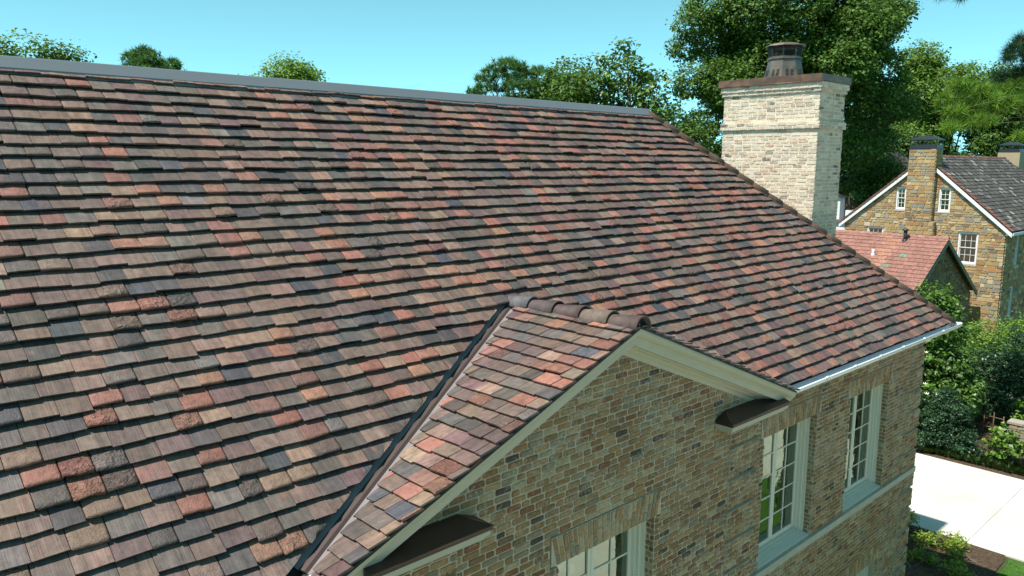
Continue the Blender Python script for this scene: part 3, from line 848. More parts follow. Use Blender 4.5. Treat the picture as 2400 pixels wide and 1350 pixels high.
for (a, b) in WINS:
    window(a, b, YW, OB, OT); window(a, b, YW, LB, LT)
window(GWIN[0], GWIN[1], YB, OB, OT); window(GWIN[0], GWIN[1], YB, LB, LT)
mb = MB()                                       # plain rooms behind the glass
for (z0, z1) in ((OB - 0.6, -0.25), (GZ, LT + 0.35)):
    x0, x1, y0, y1 = BLX + 0.3, XC - 0.4, 0.80, 5.0
    v = [(x0,y0,z0),(x1,y0,z0),(x1,y1,z0),(x0,y1,z0),(x0,y0,z1),(x1,y0,z1),(x1,y1,z1),(x0,y1,z1)]
    mb.add(v, [(0,1,2,3),(7,6,5,4),(5,6,2,1),(6,7,3,2),(7,4,0,3)])
mb.build('interior', M_['room'], house)

# ------------------------------------------------------------------ eaves, gutter, rake cornice, returns
for bx_ in ((BR + 0.35, -0.03, 0.012, YW + 0.05), (XLEFT, BLX - 0.35, 0.012, YW), (-0.32, -0.012, YW + 0.05, 2*D - 0.1)):
    mb = MB(); mb.box(*bx_, -0.115, -0.086); mb.build('eaves_board', M_['trim'], house)
def gutter_run(p0, p1, out):
    """half-round white gutter with a rolled lip, its lining and brackets"""
    p0, p1, out = map(lambda q: np.array(q, float), (p0, p1, out)); R = 0.085; n = 12
    mb = MB(); prof = []; 
    for i in range(n + 1):
        t = math.pi * i / n; prof.append(p0 + out * (R - R * math.cos(t)) + np.array([0, 0, -R * 1.15 * math.sin(t)]))
    mb.extrude(prof, p0, p1, closed=False, smooth=True)
    lip = prof[-1]; mb.tube([lip + np.array([0, 0, 0.004]), lip + (p1 - p0) + np.array([0, 0, 0.004])], 0.012, 8)
    for e in (p0, p1):
        pts = [tuple(q + (e - p0)) for q in prof]; mb.add(pts, [tuple(range(n + 1))])
    g = mb.build('gutter', M_['gutter'], house)
    mb = MB(); inn = [q + (p0 + out * R - q) * 0.05 for q in prof]; mb.extrude(inn, p0, p1, closed=False, smooth=True); mb.build('lining', M_['gutter_in'], g)
    L = np.linalg.norm(p1 - p0); m = max(2, int(L / 0.95)); dr = (p1 - p0) / L
    for i in range(m):
        c = p0 + dr * (0.28 + i * (L - 0.4) / max(1, m - 1)); mb = MB()
        band = [c + out * (R - (R + 0.006) * math.cos(t)) + np.array([0, 0, -(R + 0.006) * 1.15 * math.sin(t)]) for t in np.linspace(0.2, math.pi, 9)]
        mb.extrude(band, c, c + dr * 0.028, closed=False)
        e = c + out * (2 * R) + np.array([0, 0, 0.008]); mb.tube([e - dr * 0.018 , e + dr * 0.046], 0.019, 8)
        mb.build('bracket', M_['gutter'], g)
    return g
gutter_run((-7.50, 0.0, -0.055), (0.16, 0.0, -0.055), (0, -1, 0))
gutter_run((0.0, 0.02, -0.056), (0.0, 2 * D, -0.056), (1, 0, 0))
gutter_run((XLEFT, 0.0, -0.055), (-15.35, 0.0, -0.055), (0, -1, 0))
# splash corner of the two gutters
mb = MB(); mb.box(0.05, 0.175, -0.16, 0.0, -0.10, -0.035); mb.build('gutter_corner', M_['gutter'], house)

QX = 3.72
def rake(sgn, prof, mat, name, x_in=0.0, x_out=QX, parent=None):
    """prof: closed list of (distance out from the wall, drop below the roof surface)"""
    v = []
    for x in (x_in, x_out):
        for (o, d) in prof: v.append((XG + sgn * x, YB - o, HG - PG * x - d / CG))
    n = len(prof); f = [(i, (i+1) % n, n + (i+1) % n, n + i) for i in range(n)] + [tuple(range(n)), tuple(n + i for i in range(n - 1, -1, -1))]
    mb = MB(); mb.add(v, f); return recalc(mb.build(name, mat, parent or house))
crown = [(-0.05, 0.052), (0.262, 0.052), (0.264, 0.072), (0.256, 0.08), (0.247, 0.102), (0.225, 0.129), (0.2, 0.148), (0.188, 0.166), (0.18, 0.17), (0.178, 0.239), (0.165, 0.243), (0.1, 0.243), (0.092, 0.256), (0.06, 0.27), (0.04, 0.299), (0.014, 0.318), (0.012, 0.364), (-0.05, 0.364)]
drip = [(0.10, 0.026), (0.262, 0.026), (0.270, 0.051), (0.10, 0.051)]
for sgn in (-1, 1):
    o = rake(sgn, crown, M_['trim'], 'rake_cornice', 0.0, QX if sgn > 0 else 3.95); rake(sgn, drip, M_['copper_dark'], 'drip_edge', 0.0, QX if sgn > 0 else 3.95, o)
# cornice returns with little hipped copper roofs
for sgn in (-1, 1):
    xa, xb = XG + sgn * (2.00 if sgn > 0 else 2.17), XG + sgn * 3.52
    lo, hi = min(xa, xb), max(xa, xb)
    yo = YB - 0.275; z1 = -0.060
    mb = MB()
    for (o, za, zb) in ((0.258, -0.158, -0.103), (0.215, -0.200, -0.158), (0.15, -0.235, -0.200), (0.06, -0.268, -0.235)):
        s = 0.275 - o
        mb.box(lo + s, hi - s, YB - o, YB + 0.02, za, zb)
    ret = mb.build('cornice_return', M_['trim'], house)
    mb = MB(); t = z1 + 0.085; i0 = 0.17
    inner = xa + sgn * 0.20
    v = [(lo, yo, z1), (hi, yo, z1), (hi, YB, z1), (lo, YB, z1), (lo, yo, z1 - 0.042), (hi, yo, z1 - 0.042), (hi, YB, z1 - 0.042), (lo, YB, z1 - 0.042)]
    la, ha = (lo + 0.02, inner) if False else (lo, hi)
    rl = lo + (0.22 if sgn > 0 else 0.0); rh = hi - (0.22 if sgn < 0 else 0.0)
    v += [(rl, YB - 0.01, t), (rh, YB - 0.01, t)]
    f = [(4, 5, 1, 0), (5, 6, 2, 1), (7, 4, 0, 3), (7, 6, 5, 4), (0, 1, 9, 8), (0, 8, 3), (1, 2, 9), (3, 8, 9, 2)]
    mb.add(v, f); o = recalc(mb.build('copper_roof', M_['copper_dark'], ret))
    mb = MB(); mb.tube([(lo - 0.002, yo - 0.002, z1 - 0.002), (hi + 0.002, yo - 0.002, z1 - 0.002)], 0.007, 6); mb.tube([v[0] if sgn > 0 else v[1], v[8] if sgn > 0 else v[9]], 0.006, 6); mb.build('seam', M_['copper'], ret)
# weather board closing the foot of the gable roof
for sgn in (-1, 1):
    mb = MB(); e_ = 3.78 if sgn > 0 else 4.02; x = XG + sgn * e_
    mb.add([(x, YF + 0.04, HG - PG*e_ - 0.06), (x, 0.15, HG - PG*e_ - 0.06), (x, 0.15, -0.12), (x, YF + 0.10, -0.12), (x - sgn*0.02, YF + 0.04, HG - PG*e_ - 0.06), (x - sgn*0.02, 0.15, HG - PG*e_ - 0.06), (x - sgn*0.02, 0.15, -0.12), (x - sgn*0.02, YF + 0.10, -0.12)],
           [(0, 1, 2, 3), (7, 6, 5, 4), (0, 3, 7, 4), (0, 4, 5, 1)]); recalc(mb.build('eaves_board', M_['trim'], house))

# ------------------------------------------------------------------ chimney
CX0, CX1, CY0, CY1 = -1.75, -0.56, 2.39, 4.675
mb = MB(); mb.box(CX0 + 0.03, CX1 - 0.03, CY0 + 0.03, CY1 - 0.03, GZ, 5.0)
chim = mb.build('chimney', M_['chmortar'], house)
P_CX = Plane((CX0, 0, 0), (0, -1, 0), (0, 0, 1)); P_CY = Plane((0, CY0, 0), (1, 0, 0), (0, 0, 1))
P_CX2 = Plane((CX1, 0, 0), (0, 1, 0), (0, 0, 1)); P_CY2 = Plane((0, CY1, 0), (-1, 0, 0), (0, 0, 1))
ZC0 = 0.6
def coff(v):
    m = v + CO / 2
    if 4.08 < m < 4.23: return 0.045
    if m > 4.88: return 0.06
    if m > 4.80: return 0.035
    return 0.0
CYM = -1.12
def cx_iv(v, k): o = coff(v); return [(-CY1 - o + 0.003, -CY0 + o - 0.003, o)]
def cy_iv(v, k):
    o = coff(v); return [(CX0 - o + 0.003, CYM - 0.012, o), (CYM + 0.012, CX1 + o - 0.003, o)] if o == 0 else [(CX0 - o + 0.003, CX1 + o - 0.003, o)]
bk_c = brickwork(P_CX, mort_c, ZC0, 5.0, cx_iv, 401, CHBRICKS, base=-0.05, ee=0.009) + brickwork(P_CY, mort_c, ZC0, 5.0, cy_iv, 402, CHBRICKS, base=-0.05, ee=0.009)
bk_c += brickwork(P_CX2, mort_c, ZC0, 5.0, lambda v, k: [(CY0 - coff(v) + 0.003, CY1 + coff(v) - 0.003, coff(v))], 403, CHBRICKS, base=-0.05, ee=0.009)
bk_c += brickwork(P_CY2, mort_c, ZC0, 5.0, lambda v, k: [(-CX1 - coff(v) + 0.003, -CX0 + coff(v) - 0.003, coff(v))], 404, CHBRICKS, base=-0.05, ee=0.009)
mort_c.build('mortar_joints', M_['chmortar'], chim)
mb = MB()
for b in bk_c: mb.add(b['v'], b['f'], b['c'])
mb.build('bricks', M_['chbrick'], chim)['kind'] = 'stuff'
o = 0.105; mb = MB()                                      # folded copper cap
z0, z1, z2 = 5.015, 5.165, 5.215
x0, x1, y0, y1 = CX0 - o, CX1 + o, CY0 - o + 0.03, CY1 + o
v = [(x0,y0,z0),(x1,y0,z0),(x1,y1,z0),(x0,y1,z0),(x0,y0,z1),(x1,y0,z1),(x1,y1,z1),(x0,y1,z1),(x0+.4,y0+.4,z2),(x1-.4,y0+.4,z2),(x1-.4,y1-.4,z2),(x0+.4,y1-.4,z2)]
mb.add(v, [(3,2,1,0),(0,1,5,4),(1,2,6,5),(2,3,7,6),(3,0,4,7),(4,5,9,8),(5,6,10,9),(6,7,11,10),(7,4,8,11),(8,9,10,11)])
for (p, q) in ((0, 1), (1, 2), (2, 3), (3, 0)):            # bottom hem
    mb.tube([v[p], v[q]], 0.009, 6)
mb.build('copper_cap', M_['copper'], chim)
FX, FY = -1.2, 3.53
def octo(r, z, rot=math.pi / 8): return [(FX + r * math.cos(rot + k * math.pi / 4), FY + r * math.sin(rot + k * math.pi / 4), z) for k in range(8)]
def frustum(rings, mat, name, cap=True):
    mb = MB(); v = []; 
    for r, z in rings: v += octo(r, z)
    f = []
    for i in range(len(rings) - 1):
        for k in range(8): f.append((i*8+k, i*8+(k+1) % 8, (i+1)*8+(k+1) % 8, (i+1)*8+k))
    if cap: f += [tuple(range(7, -1, -1)), tuple((len(rings)-1)*8 + k for k in range(8))]
    mb.add(v, f); return mb.build(name, mat, chim)
frustum([(0.43, 5.20), (0.345, 5.585), (0.375, 5.59), (0.375, 5.625), (0.352, 5.63), (0.352, 5.65), (0.1, 5.65)], M_['copper_flue'], 'flue_shroud')
frustum([(0.16, 5.6), (0.16, 5.78)], M_['soot_shade'], 'flue_pipe')
frustum([(0.425, 5.865), (0.44, 5.872), (0.42, 5.905), (0.20, 5.955), (0.0, 5.96)], M_['copper_flue'], 'flue_lid')
# corner posts and spark mesh of the cage
ring0, ring1 = octo(0.345, 5.645), octo(0.355, 5.868); cen0 = np.array([FX, FY, 0])
for k in range(8):
    mb = MB(); mb.tube([ring0[k], ring1[k]], 0.014, 6); mb.build('cage_post', M_['copper_flue'], chim)
mb = MB()
for k in range(8):
    a0, b0 = np.array(ring0[k]), np.array(ring0[(k+1) % 8]); a1, b1 = np.array(ring1[k]), np.array(ring1[(k+1) % 8])
    for i in range(1, 11):
        s = i / 11; mb.tube([a0 + (b0-a0)*s, a1 + (b1-a1)*s], 0.004, 3, cap=False)
    for j in range(1, 10):
        s = j / 10; mb.tube([a0 + (a1-a0)*s, b0 + (b1-b0)*s], 0.004, 3, cap=False)
mb.build('spark_mesh', M_['mesh'], chim)
# louvres: two stacks of five on each face of the shroud
lo8 = octo(0.43, 5.20); hi8 = octo(0.345, 5.585)
for k in range(8):
    A, B, C_, D_ = map(np.array, (lo8[k], lo8[(k+1) % 8], hi8[(k+1) % 8], hi8[k]))
    nn = np.cross(B - A, D_ - A); nn /= np.linalg.norm(nn)
    mb = MB()
    for cxx in (0.33, 0.67):
        for j in range(5):
            t = 0.10 + j * 0.075
            l = A + (D_ - A) * t; r = B + (C_ - B) * t; l2 = A + (D_ - A) * (t + 0.05); r2 = B + (C_ - B) * (t + 0.05)
            p0 = l + (r - l) * (cxx - 0.1); p1 = l + (r - l) * (cxx + 0.1); q0 = l2 + (r2 - l2) * (cxx - 0.1); q1 = l2 + (r2 - l2) * (cxx + 0.1)
            mb.add([tuple(x) for x in (p0 + nn*0.020, p1 + nn*0.020, q1 + nn*0.001, q0 + nn*0.001, p0 + nn*0.002, p1 + nn*0.002)], [(0, 1, 2, 3), (4, 5, 1, 0), (0, 3, 4), (1, 5, 2)])
    mb.build('louvre', M_['copper_flue'], chim)

# ------------------------------------------------------------------ rubble stonework
STONES = [((0.418, 0.283, 0.134), 24), ((0.481, 0.345, 0.176), 18), ((0.365, 0.227, 0.107), 14), ((0.345, 0.303, 0.214), 12), ((0.261, 0.242, 0.195), 9), ((0.543, 0.453, 0.288), 9), ((0.418, 0.216, 0.097), 7), ((0.23, 0.16, 0.097), 7)]
SHADED_STONES = [((c[0]*0.55, c[1]*0.55, c[2]*0.55), w) for c, w in STONES]  # same stones darkened: the shade on the annex gable is put into the colour
def stonework(pl, mort, v0, v1, ivs, seed, hr=(0.14, 0.30), wr=(0.18, 0.52), base=-0.08, pal=STONES, breaks=()):
    rng = random.Random(seed); out = []; v = v0
    while v < v1 - 0.05:
        h = min(rng.uniform(*hr), v1 - v)
        for q in breaks:
            if v + 0.01 < q < v + h + 0.07: h = q - v
        for (a, b, off) in ivs(v, v + h):
            if b - a < 0.05: continue
            p = [pl(a, v, off), pl(b, v, off), pl(b, v + h, off), pl(a, v + h, off), pl(a, v, base), pl(b, v, base), pl(b, v + h, base), pl(a, v + h, base)]
            mort.add([tuple(q) for q in p], [(0, 1, 2, 3), (4, 5, 1, 0), (5, 6, 2, 1), (6, 7, 3, 2), (7, 4, 0, 3)])
            u = a
            while u < b - 0.04:
                w = rng.uniform(*wr)
                if b - u - w < 0.15: w = b - u
                j = 0.014
                parts = [(v, v + h)]
                if h > 0.26 and rng.random() < 0.35:
                    m = v + h * rng.uniform(0.35, 0.65); parts = [(v, m), (m, v + h)]
                for (c0, c1) in parts:
                    out.append(make_brick(pl, rng, u + j, u + w - j, c0 + j, c1 - j, off + 0.022 + rng.uniform(0, 0.018), 0.04, pal, 0.016, 0.035, 0.014))
                u += w
        v += h
    return out
def place_stones(lst, par, n):
    lst = sorted(lst, key=lambda b: -b['area'])
    for b in lst[:n]:
        mb = MB(); mb.add(b['v'], b['f'], b['c']); mb.build('stone', M_['stone'], par, center=True)
    if lst[n:]:
        mb = MB()
        for b in lst[n:]: mb.add(b['v'], b['f'], b['c'])
        mb.build('stones', M_['stone'], par)['kind'] = 'stuff'

# ------------------------------------------------------------------ the stone house next door
SX = 34.4; SY0, SY1 = 7.95, 17.50; SYM = 12.72; SZE = -0.42; SZR = 3.86; SX2 = 53.0
sh = thing('stone_house', 'tan rubble stone house with dark weathered tile roof beyond the drive', 'house', (43, 12.7, GZ))
SPT = (SZR - SZE) / (SYM - 7.70)
P_S = Plane((SX, 0, 0), (0, -1, 0), (0, 0, 1)); P_S2 = Plane((0, SY0, 0), (1, 0, 0), (0, 0, 1))
SW = [(13.72, 14.33, 0.50, 1.93), (11.12, 11.80, 0.47, 1.93), (9.40, 10.50, -2.62, -0.68), (14.95, 16.0, -2.62, -0.68)]
CHY = (12.03, 13.57)
def s_iv(v0, v1):
    half = (SZR - 0.10 - (v0 + v1) / 2) / SPT
    r = [(-min(SY1, SYM + half), -max(SY0 + 0.004, SYM - half), 0.0)] if half > 0 else []
    for (a, b, z0, z1) in SW:
        if v1 > z0 + 0.02 and v0 < z1 - 0.02: r = cut(r, -b, -a)
    return cut(r, -CHY[1], -CHY[0])
mort = MB()
st = stonework(P_S, mort, GZ, SZR - 0.2, s_iv, 501, breaks=sorted({q for w_ in SW for q in w_[2:]}))
S2W = [(36.4, 37.3, -2.7, -0.75), (36.2, 37.1, -5.9, -4.0), (40, 40.9, -2.7, -0.75)]
def s2_iv(v0, v1):
    r = [(SX, SX2, 0.0)]
    for (a, b, z0, z1) in S2W:
        if v1 > z0 + 0.02 and v0 < z1 - 0.02: r = cut(r, a, b)
    return r
st2 = stonework(P_S2, mort, GZ, SZE - 0.1, s2_iv, 503, breaks=sorted({q for w_ in S2W for q in w_[2:]}))
mb = MB()
mb.box(SX + 0.66, SX2, SY0 + 0.66, SY1 - 0.05, GZ, SZE - 0.1)
mb.add([(SX + 0.66, SY0 + 0.1, SZE - 0.1), (SX + 0.66, SY1 - 0.1, SZE - 0.1), (SX + 0.66, SYM, SZR - 0.45), (SX + 0.8, SY0 + 0.1, SZE - 0.1), (SX + 0.8, SY1 - 0.1, SZE - 0.1), (SX + 0.8, SYM, SZR - 0.45)],
       [(0, 2, 1), (3, 4, 5), (0, 3, 5, 2), (1, 2, 5, 4)])
swall = mb.build('wall', M_['stmortar'], sh)
mort.build('mortar_joints', M_['stmortar'], swall)
# gable chimney with shoulders, cap and hood
def cb(y0, y1, z0, z1, dx, seed):
    m = MB(); pl = Plane((SX - dx, 0, 0), (0, -1, 0), (0, 0, 1)); o = stonework(pl, m, z0, z1, lambda a, b: [(-y1, -y0 - 0.004, 0.0)], seed, base=-0.3)
    pl = Plane((0, y0, 0), (1, 0, 0), (0, 0, 1)); o += stonework(pl, m, z0, z1, lambda a, b: [(SX - dx + 0.02, SX + 0.7, 0.0)], seed + 1, base=-0.3)
    return m, o
mb = MB(); mb.box(SX - 0.36, SX + 0.68, CHY[0] + 0.1, CHY[1] - 0.05, GZ, 4.28); mb.box(SX - 0.36, SX + 0.2, CHY[0] - 0.12, CHY[1] + 0.22, GZ, -0.2)
sch = mb.build('chimney', M_['stmortar'], sh)
m1, c1 = cb(CHY[0], CHY[1], -0.15, 4.28, 0.46, 511); m2, c2 = cb(CHY[0] - 0.2, CHY[1] + 0.3, GZ, -0.15, 0.46, 513)
m1.build('mortar_joints', M_['stmortar'], sch); m2.build('mortar_joints', M_['stmortar'], sch)
place_stones(st + c1 + c2, swall, 300)
place_stones(st2, swall, 0)
def hood(name, x0, x1, y0, y1, z, par):
    mb = MB(); mb.box(x0 - 0.05, x1 + 0.05, y0 - 0.05, y1 + 0.05, z, z + 0.26)
    h = mb.build(name, M_['black_metal'], par)
    for (x, y) in [(x, y) for x in (x0, (x0 + x1) / 2, x1) for y in (y0, (y0 + y1) / 2, y1)]:
        mb = MB(); mb.box(x - 0.02, x + 0.02, y - 0.02, y + 0.02, z + 0.26, z + 0.52); mb.build('leg', M_['black_metal'], h)
    mb = MB(); o = 0.12; a, b, c, d = x0 - o, x1 + o, y0 - o, y1 + o; zt = z + 0.52
    mb.add([(a, c, zt), (b, c, zt), (b, d, zt), (a, d, zt), (a, c, zt + 0.05), (b, c, zt + 0.05), (b, d, zt + 0.05), (a, d, zt + 0.05), ((a+b)/2 - 0.1, c + 0.45, zt + 0.27), ((a+b)/2 + 0.1, c + 0.45, zt + 0.27), ((a+b)/2 + 0.1, d - 0.45, zt + 0.27), ((a+b)/2 - 0.1, d - 0.45, zt + 0.27)],
           [(3,2,1,0),(0,1,5,4),(1,2,6,5),(2,3,7,6),(3,0,4,7),(4,5,9,8),(5,6,10,9),(6,7,11,10),(7,4,8,11),(8,9,10,11)])
    mb.build('lid', M_['black_metal'], h)
hood('chimney_hood', SX - 0.40, SX + 0.62, CHY[0] + 0.03, CHY[1] - 0.03, 4.30, sh)
mb = MB(); mb.box(51.6, 53.0, 12.0, 13.5, 0, 4.3, (0.42, 0.34, 0.22, 1)); mb.build('far_chimney', M_['stone'], sh)
hood('chimney_hood', 51.7, 52.9, 12.1, 13.4, 4.32, sh)
# roof: weathered tile courses on the slope in view, plain slope behind
mb = MB(); ov = 0.22
def sz(y): return SZR - SPT * abs(y - SYM)
mb.add([(SX - ov, 7.62, sz(7.62) - 0.06), (SX2, 7.62, sz(7.62) - 0.06), (SX2 - 2.5, SYM, SZR - 0.06), (SX - ov, SYM, SZR - 0.06), (SX2, 17.82, sz(17.82) - 0.06), (SX - ov, 17.82, sz(17.82) - 0.06)],
       [(0, 1, 2, 3), (3, 2, 4, 5), (1, 4, 2)])
srf = mb.build('roof', M_['slate'], sh)
ca = srf.data.color_attributes.new('Col', 'FLOAT_COLOR', 'POINT'); ca.data.foreach_set('color', np.tile(np.array([0.05, 0.05, 0.048, 1], np.float32), 6))
SPP = math.atan(SPT); pl = Plane((0, 7.62, sz(7.62)), (1, 0, 0), (0, math.cos(SPP), math.sin(SPP)))
SL = (SYM - 7.62) / math.cos(SPP); rng = random.Random(61); mb = MB(); nr = 22; ex = SL / nr
def flat_tile(mb, pl, u0, u1, v0, v1, hb, hh, T, c):
    v = [pl(u0, v0, hb), pl(u1, v0, hb), pl(u1, v1, hh), pl(u0, v1, hh), pl(u0, v0, hb - T), pl(u1, v0, hb - T), pl(u1, v1, hh - T), pl(u0, v1, hh - T)]
    mb.add([tuple(q) for q in v], [(0, 1, 2, 3), (4, 5, 1, 0), (5, 6, 2, 1), (7, 4, 0, 3)], c)
for r in range(nr):
    u = SX - ov - rng.uniform(0, 0.3); um = SX2 - 2.5 * (r + 0.5) / nr
    while u < um:
        w = rng.uniform(0.28, 0.36); g = rng.uniform(0.7, 1.3)
        c = rng.choices([(0.085, 0.075, 0.066), (0.062, 0.056, 0.050), (0.11, 0.09, 0.078), (0.30, 0.28, 0.25), (0.18, 0.165, 0.15)], (40, 30, 18, 4, 8))[0]
        if u < SX - ov + 0.30: c = (0.20, 0.085, 0.06)
        flat_tile(mb, pl, max(u, SX - ov), u + w - 0.008, r * ex, (r + 1) * ex + 0.04, 0.035 + rng.uniform(0, 0.012), 0.004, 0.03, (c[0]*g, c[1]*g, c[2]*g, 1))
        u += w
mb.build('roof_tiles', M_['slate'], srf)['kind'] = 'stuff'
rng = random.Random(8)
for k in range(24):                                        # red clay verge tiles down the far rake
    t0 = k / 24; y0 = SYM + (17.85 - SYM) * t0; y1 = SYM + (17.85 - SYM) * (k + 1) / 24
    mb = MB(); g = rng.uniform(0.7, 1.2); x = SX - ov - 0.02
    mb.add([(x, y0, sz(y0) + 0.02), (x, y1, sz(y1) + 0.05), (x + 0.35, y1, sz(y1) + 0.05), (x + 0.35, y0, sz(y0) + 0.02), (x, y0, sz(y0) - 0.1), (x, y1, sz(y1) - 0.07)], [(0, 1, 2, 3), (4, 5, 1, 0), (1, 5, 2)], (0.20*g, 0.085*g, 0.06*g, 1))
    mb.build('verge_tile', M_['slate'], srf)
for k in range(40):
    x0 = SX - ov + k * 0.41
    if x0 > SX2 - 2.6: break
    mb = MB(); g = rng.uniform(0.7, 1.2); pts = [(-0.13, -0.10), (-0.09, 0.04), (0, 0.085), (0.09, 0.04), (0.13, -0.10)]
    mb.extrude([(x0, SYM + a, SZR + b) for a, b in pts], (x0, 0, 0), (x0 + 0.40, 0, 0.012), (0.17*g, 0.085*g, 0.065*g, 1), closed=False, smooth=True)
    mb.build('ridge_tile', M_['slate'], srf)
# white rake boards and eaves
for (ye, sg) in ((7.62, -1), (17.82, 1)):
    mb = MB(); v = []
    for (x, dd) in ((SX - ov + 0.02, 0.09), (SX - ov + 0.02, 0.30), (SX - ov + 0.10, 0.30), (SX - ov + 0.10, 0.09)):
        v += [(x, SYM, SZR - dd * 1.2), (x, ye, sz(ye) - dd * 1.2)]
    mb.add(v, [(0, 1, 3, 2), (2, 3, 5, 4), (4, 5, 7, 6), (6, 7, 1, 0), (1, 7, 5, 3)]); recalc(mb.build('rake_board', M_['white'], sh))
mb = MB(); mb.box(SX - ov + 0.1, SX2, 7.55, 7.95, sz(7.62) - 0.26, sz(7.62) - 0.10); mb.build('eaves', M_['white'], sh)
def sash_window(par, pl, u0, u1, v0, v1, cols, rows, rec=0.10, mat='white'):
    """double-hung window: frame, two sashes with glazing bars, glass, sill"""
    def bx(mb, a, b, c, d, h0, h1):
        p = [pl(x, y, h) for h in (h1, h0) for (x, y) in ((a, c), (b, c), (b, d), (a, d))]
        mb.add([tuple(q) for q in p], [(0, 1, 2, 3), (4, 5, 1, 0), (5, 6, 2, 1), (6, 7, 3, 2), (7, 4, 0, 3)])
    mb = MB(); f = 0.085
    for r in ((u0, u0 + f, v0, v1), (u1 - f, u1, v0, v1), (u0 + f, u1 - f, v1 - f, v1), (u0 + f, u1 - f, v0, v0 + f)): bx(mb, *r, -0.25, -rec + 0.05)
    w = mb.build('window', M_[mat], par)
    m = (v0 + v1) / 2
    for (a, b, hh) in ((m, v1 - f, -rec), (v0 + f, m + 0.05, -rec - 0.045)):
        s = MB(); t = 0.045; g0, g1 = u0 + f, u1 - f
        for r in ((g0, g0 + t, a, b), (g1 - t, g1, a, b), (g0 + t, g1 - t, b - t, b), (g0 + t, g1 - t, a, a + t)): bx(s, *r, hh - 0.04, hh)
        for k in range(1, cols): x = g0 + (g1 - g0) * k / cols; bx(s, x - 0.011, x + 0.011, a + t, b - t, hh - 0.03, hh - 0.006)
        for k in range(1, rows): y = a + (b - a) * k / rows; bx(s, g0 + t, g1 - t, y - 0.011, y + 0.011, hh - 0.03, hh - 0.008)
        s.build('sash', M_[mat], w)
        gl = MB(); gl.add([tuple(pl(*q, hh - 0.02)) for q in ((g0 + t, a + t), (g1 - t, a + t), (g1 - t, b - t), (g0 + t, b - t))], [(0, 1, 2, 3)]); gl.build('pane', M_['glass'], w)
    s = MB(); bx(s, u0 - 0.05, u1 + 0.05, v0 - 0.09, v0, -0.1, 0.04); s.build('sill', M_['band'], w)
    bd = MB(); bx(bd, u0 - 0.2, u1 + 0.2, v0 - 0.2, v1 + 0.2, -0.64, -0.50); bd.build('dark_room', M_['room'], w)
    bd = MB(); bx(bd, u0 + f, u1 - f, v1 - (v1 - v0) * 0.42, v1 - f, -rec - 0.13, -rec - 0.10); bd.build('blind', M_['curtain'], w)
    return w
for i, (a, b, z0, z1) in enumerate(SW): sash_window(sh, P_S, -b, -a, z0, z1, 2 if i < 2 else 3, 2 if i < 2 else 2)
for (a, b, z0, z1) in S2W: sash_window(sh, P_S2, a, b, z0, z1, 3, 2)

# ------------------------------------------------------------------ the annex with the pink tile roof
AX, AZ, AS = 28.1, -0.62, 0.60; AL, ARX = 24.05, 33.85; AY = 9.0
an = thing('stone_annex', 'low stone annex with pink clay tile roof and green gable boards', 'annex', (29, 14, GZ))
def az(x): return AZ - AS * abs(x - AX)
mb = MB(); y1 = 23.0
mb.add([(AL + 0.3, AY + 0.35, GZ), (ARX - 0.3, AY + 0.35, GZ), (ARX - 0.3, AY + 0.35, az(ARX - 0.3) - 0.12), (AX, AY + 0.35, AZ - 0.2), (AL + 0.3, AY + 0.35, az(AL + 0.3) - 0.12),
        (AL + 0.3, y1, GZ), (ARX - 0.3, y1, GZ), (ARX - 0.3, y1, az(ARX - 0.3) - 0.12), (AX, y1, AZ - 0.2), (AL + 0.3, y1, az(AL + 0.3) - 0.12)],
       [(0, 1, 2, 3, 4), (9, 8, 7, 6, 5), (0, 4, 9, 5), (1, 6, 7, 2)])
awall = mb.build('wall', M_['stmortar'], an)
m = MB(); pl = Plane((0, AY + 0.30, 0), (1, 0, 0), (0, 0, 1))
so = stonework(pl, m, GZ, AZ - 0.4, lambda a, b: [(max(AL + 0.3, AX - (AZ - 0.25 - b) / AS), min(ARX - 0.3, AX + (AZ - 0.25 - b) / AS), 0.0)] if b < AZ - 0.3 else [], 531, base=-0.05, pal=SHADED_STONES)
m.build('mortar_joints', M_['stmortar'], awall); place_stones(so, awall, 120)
mb = MB(); mb.add([(AL, AY, az(AL) - 0.05), (AX, AY, AZ - 0.05), (ARX, AY, az(ARX) - 0.05), (AL, y1, az(AL) - 0.05), (AX, y1, AZ - 0.05), (ARX, y1, az(ARX) - 0.05)], [(0, 1, 4, 3), (1, 2, 5, 4)])
arf = mb.build('roof', M_['hip'], an)
AP = math.atan(AS); pl = Plane((AX, AY, AZ), (0, -1, 0), (math.cos(AP), 0, math.sin(AP))); rng = random.Random(71)
nr = 14; SLA = (AX - AL) / math.cos(AP); ex = SLA / nr
patch = {(1, 17), (3, 14), (6, 16), (8, 5), (9, 18), (10, 15), (5, 4)}
for r in range(nr):
    for k in range(21):
        u0 = -0.385 * (k + 1) - (0.19 if r % 2 else 0); u1 = -0.385 * k - (0.19 if (r % 2 and k) else 0)
        g = rng.uniform(0.88, 1.12); c = (0.27, 0.128, 0.100)
        if 6.2 < k + (nr - r) * 0.12 < 8.2 : c = (0.33, 0.16, 0.11)
        if (nr - 1 - r, k) in patch: c = (0.16, 0.20, 0.145)
        mb = MB(); flat_tile(mb, pl, u0 + 0.004, u1 - 0.004, -SLA + r * ex, -SLA + (r + 1) * ex + 0.04, 0.034 + rng.uniform(0, 0.006), 0.003, 0.03, (c[0]*g, c[1]*g, c[2]*g, 1))
        mb.build('roof_tile', M_['slate'], arf)
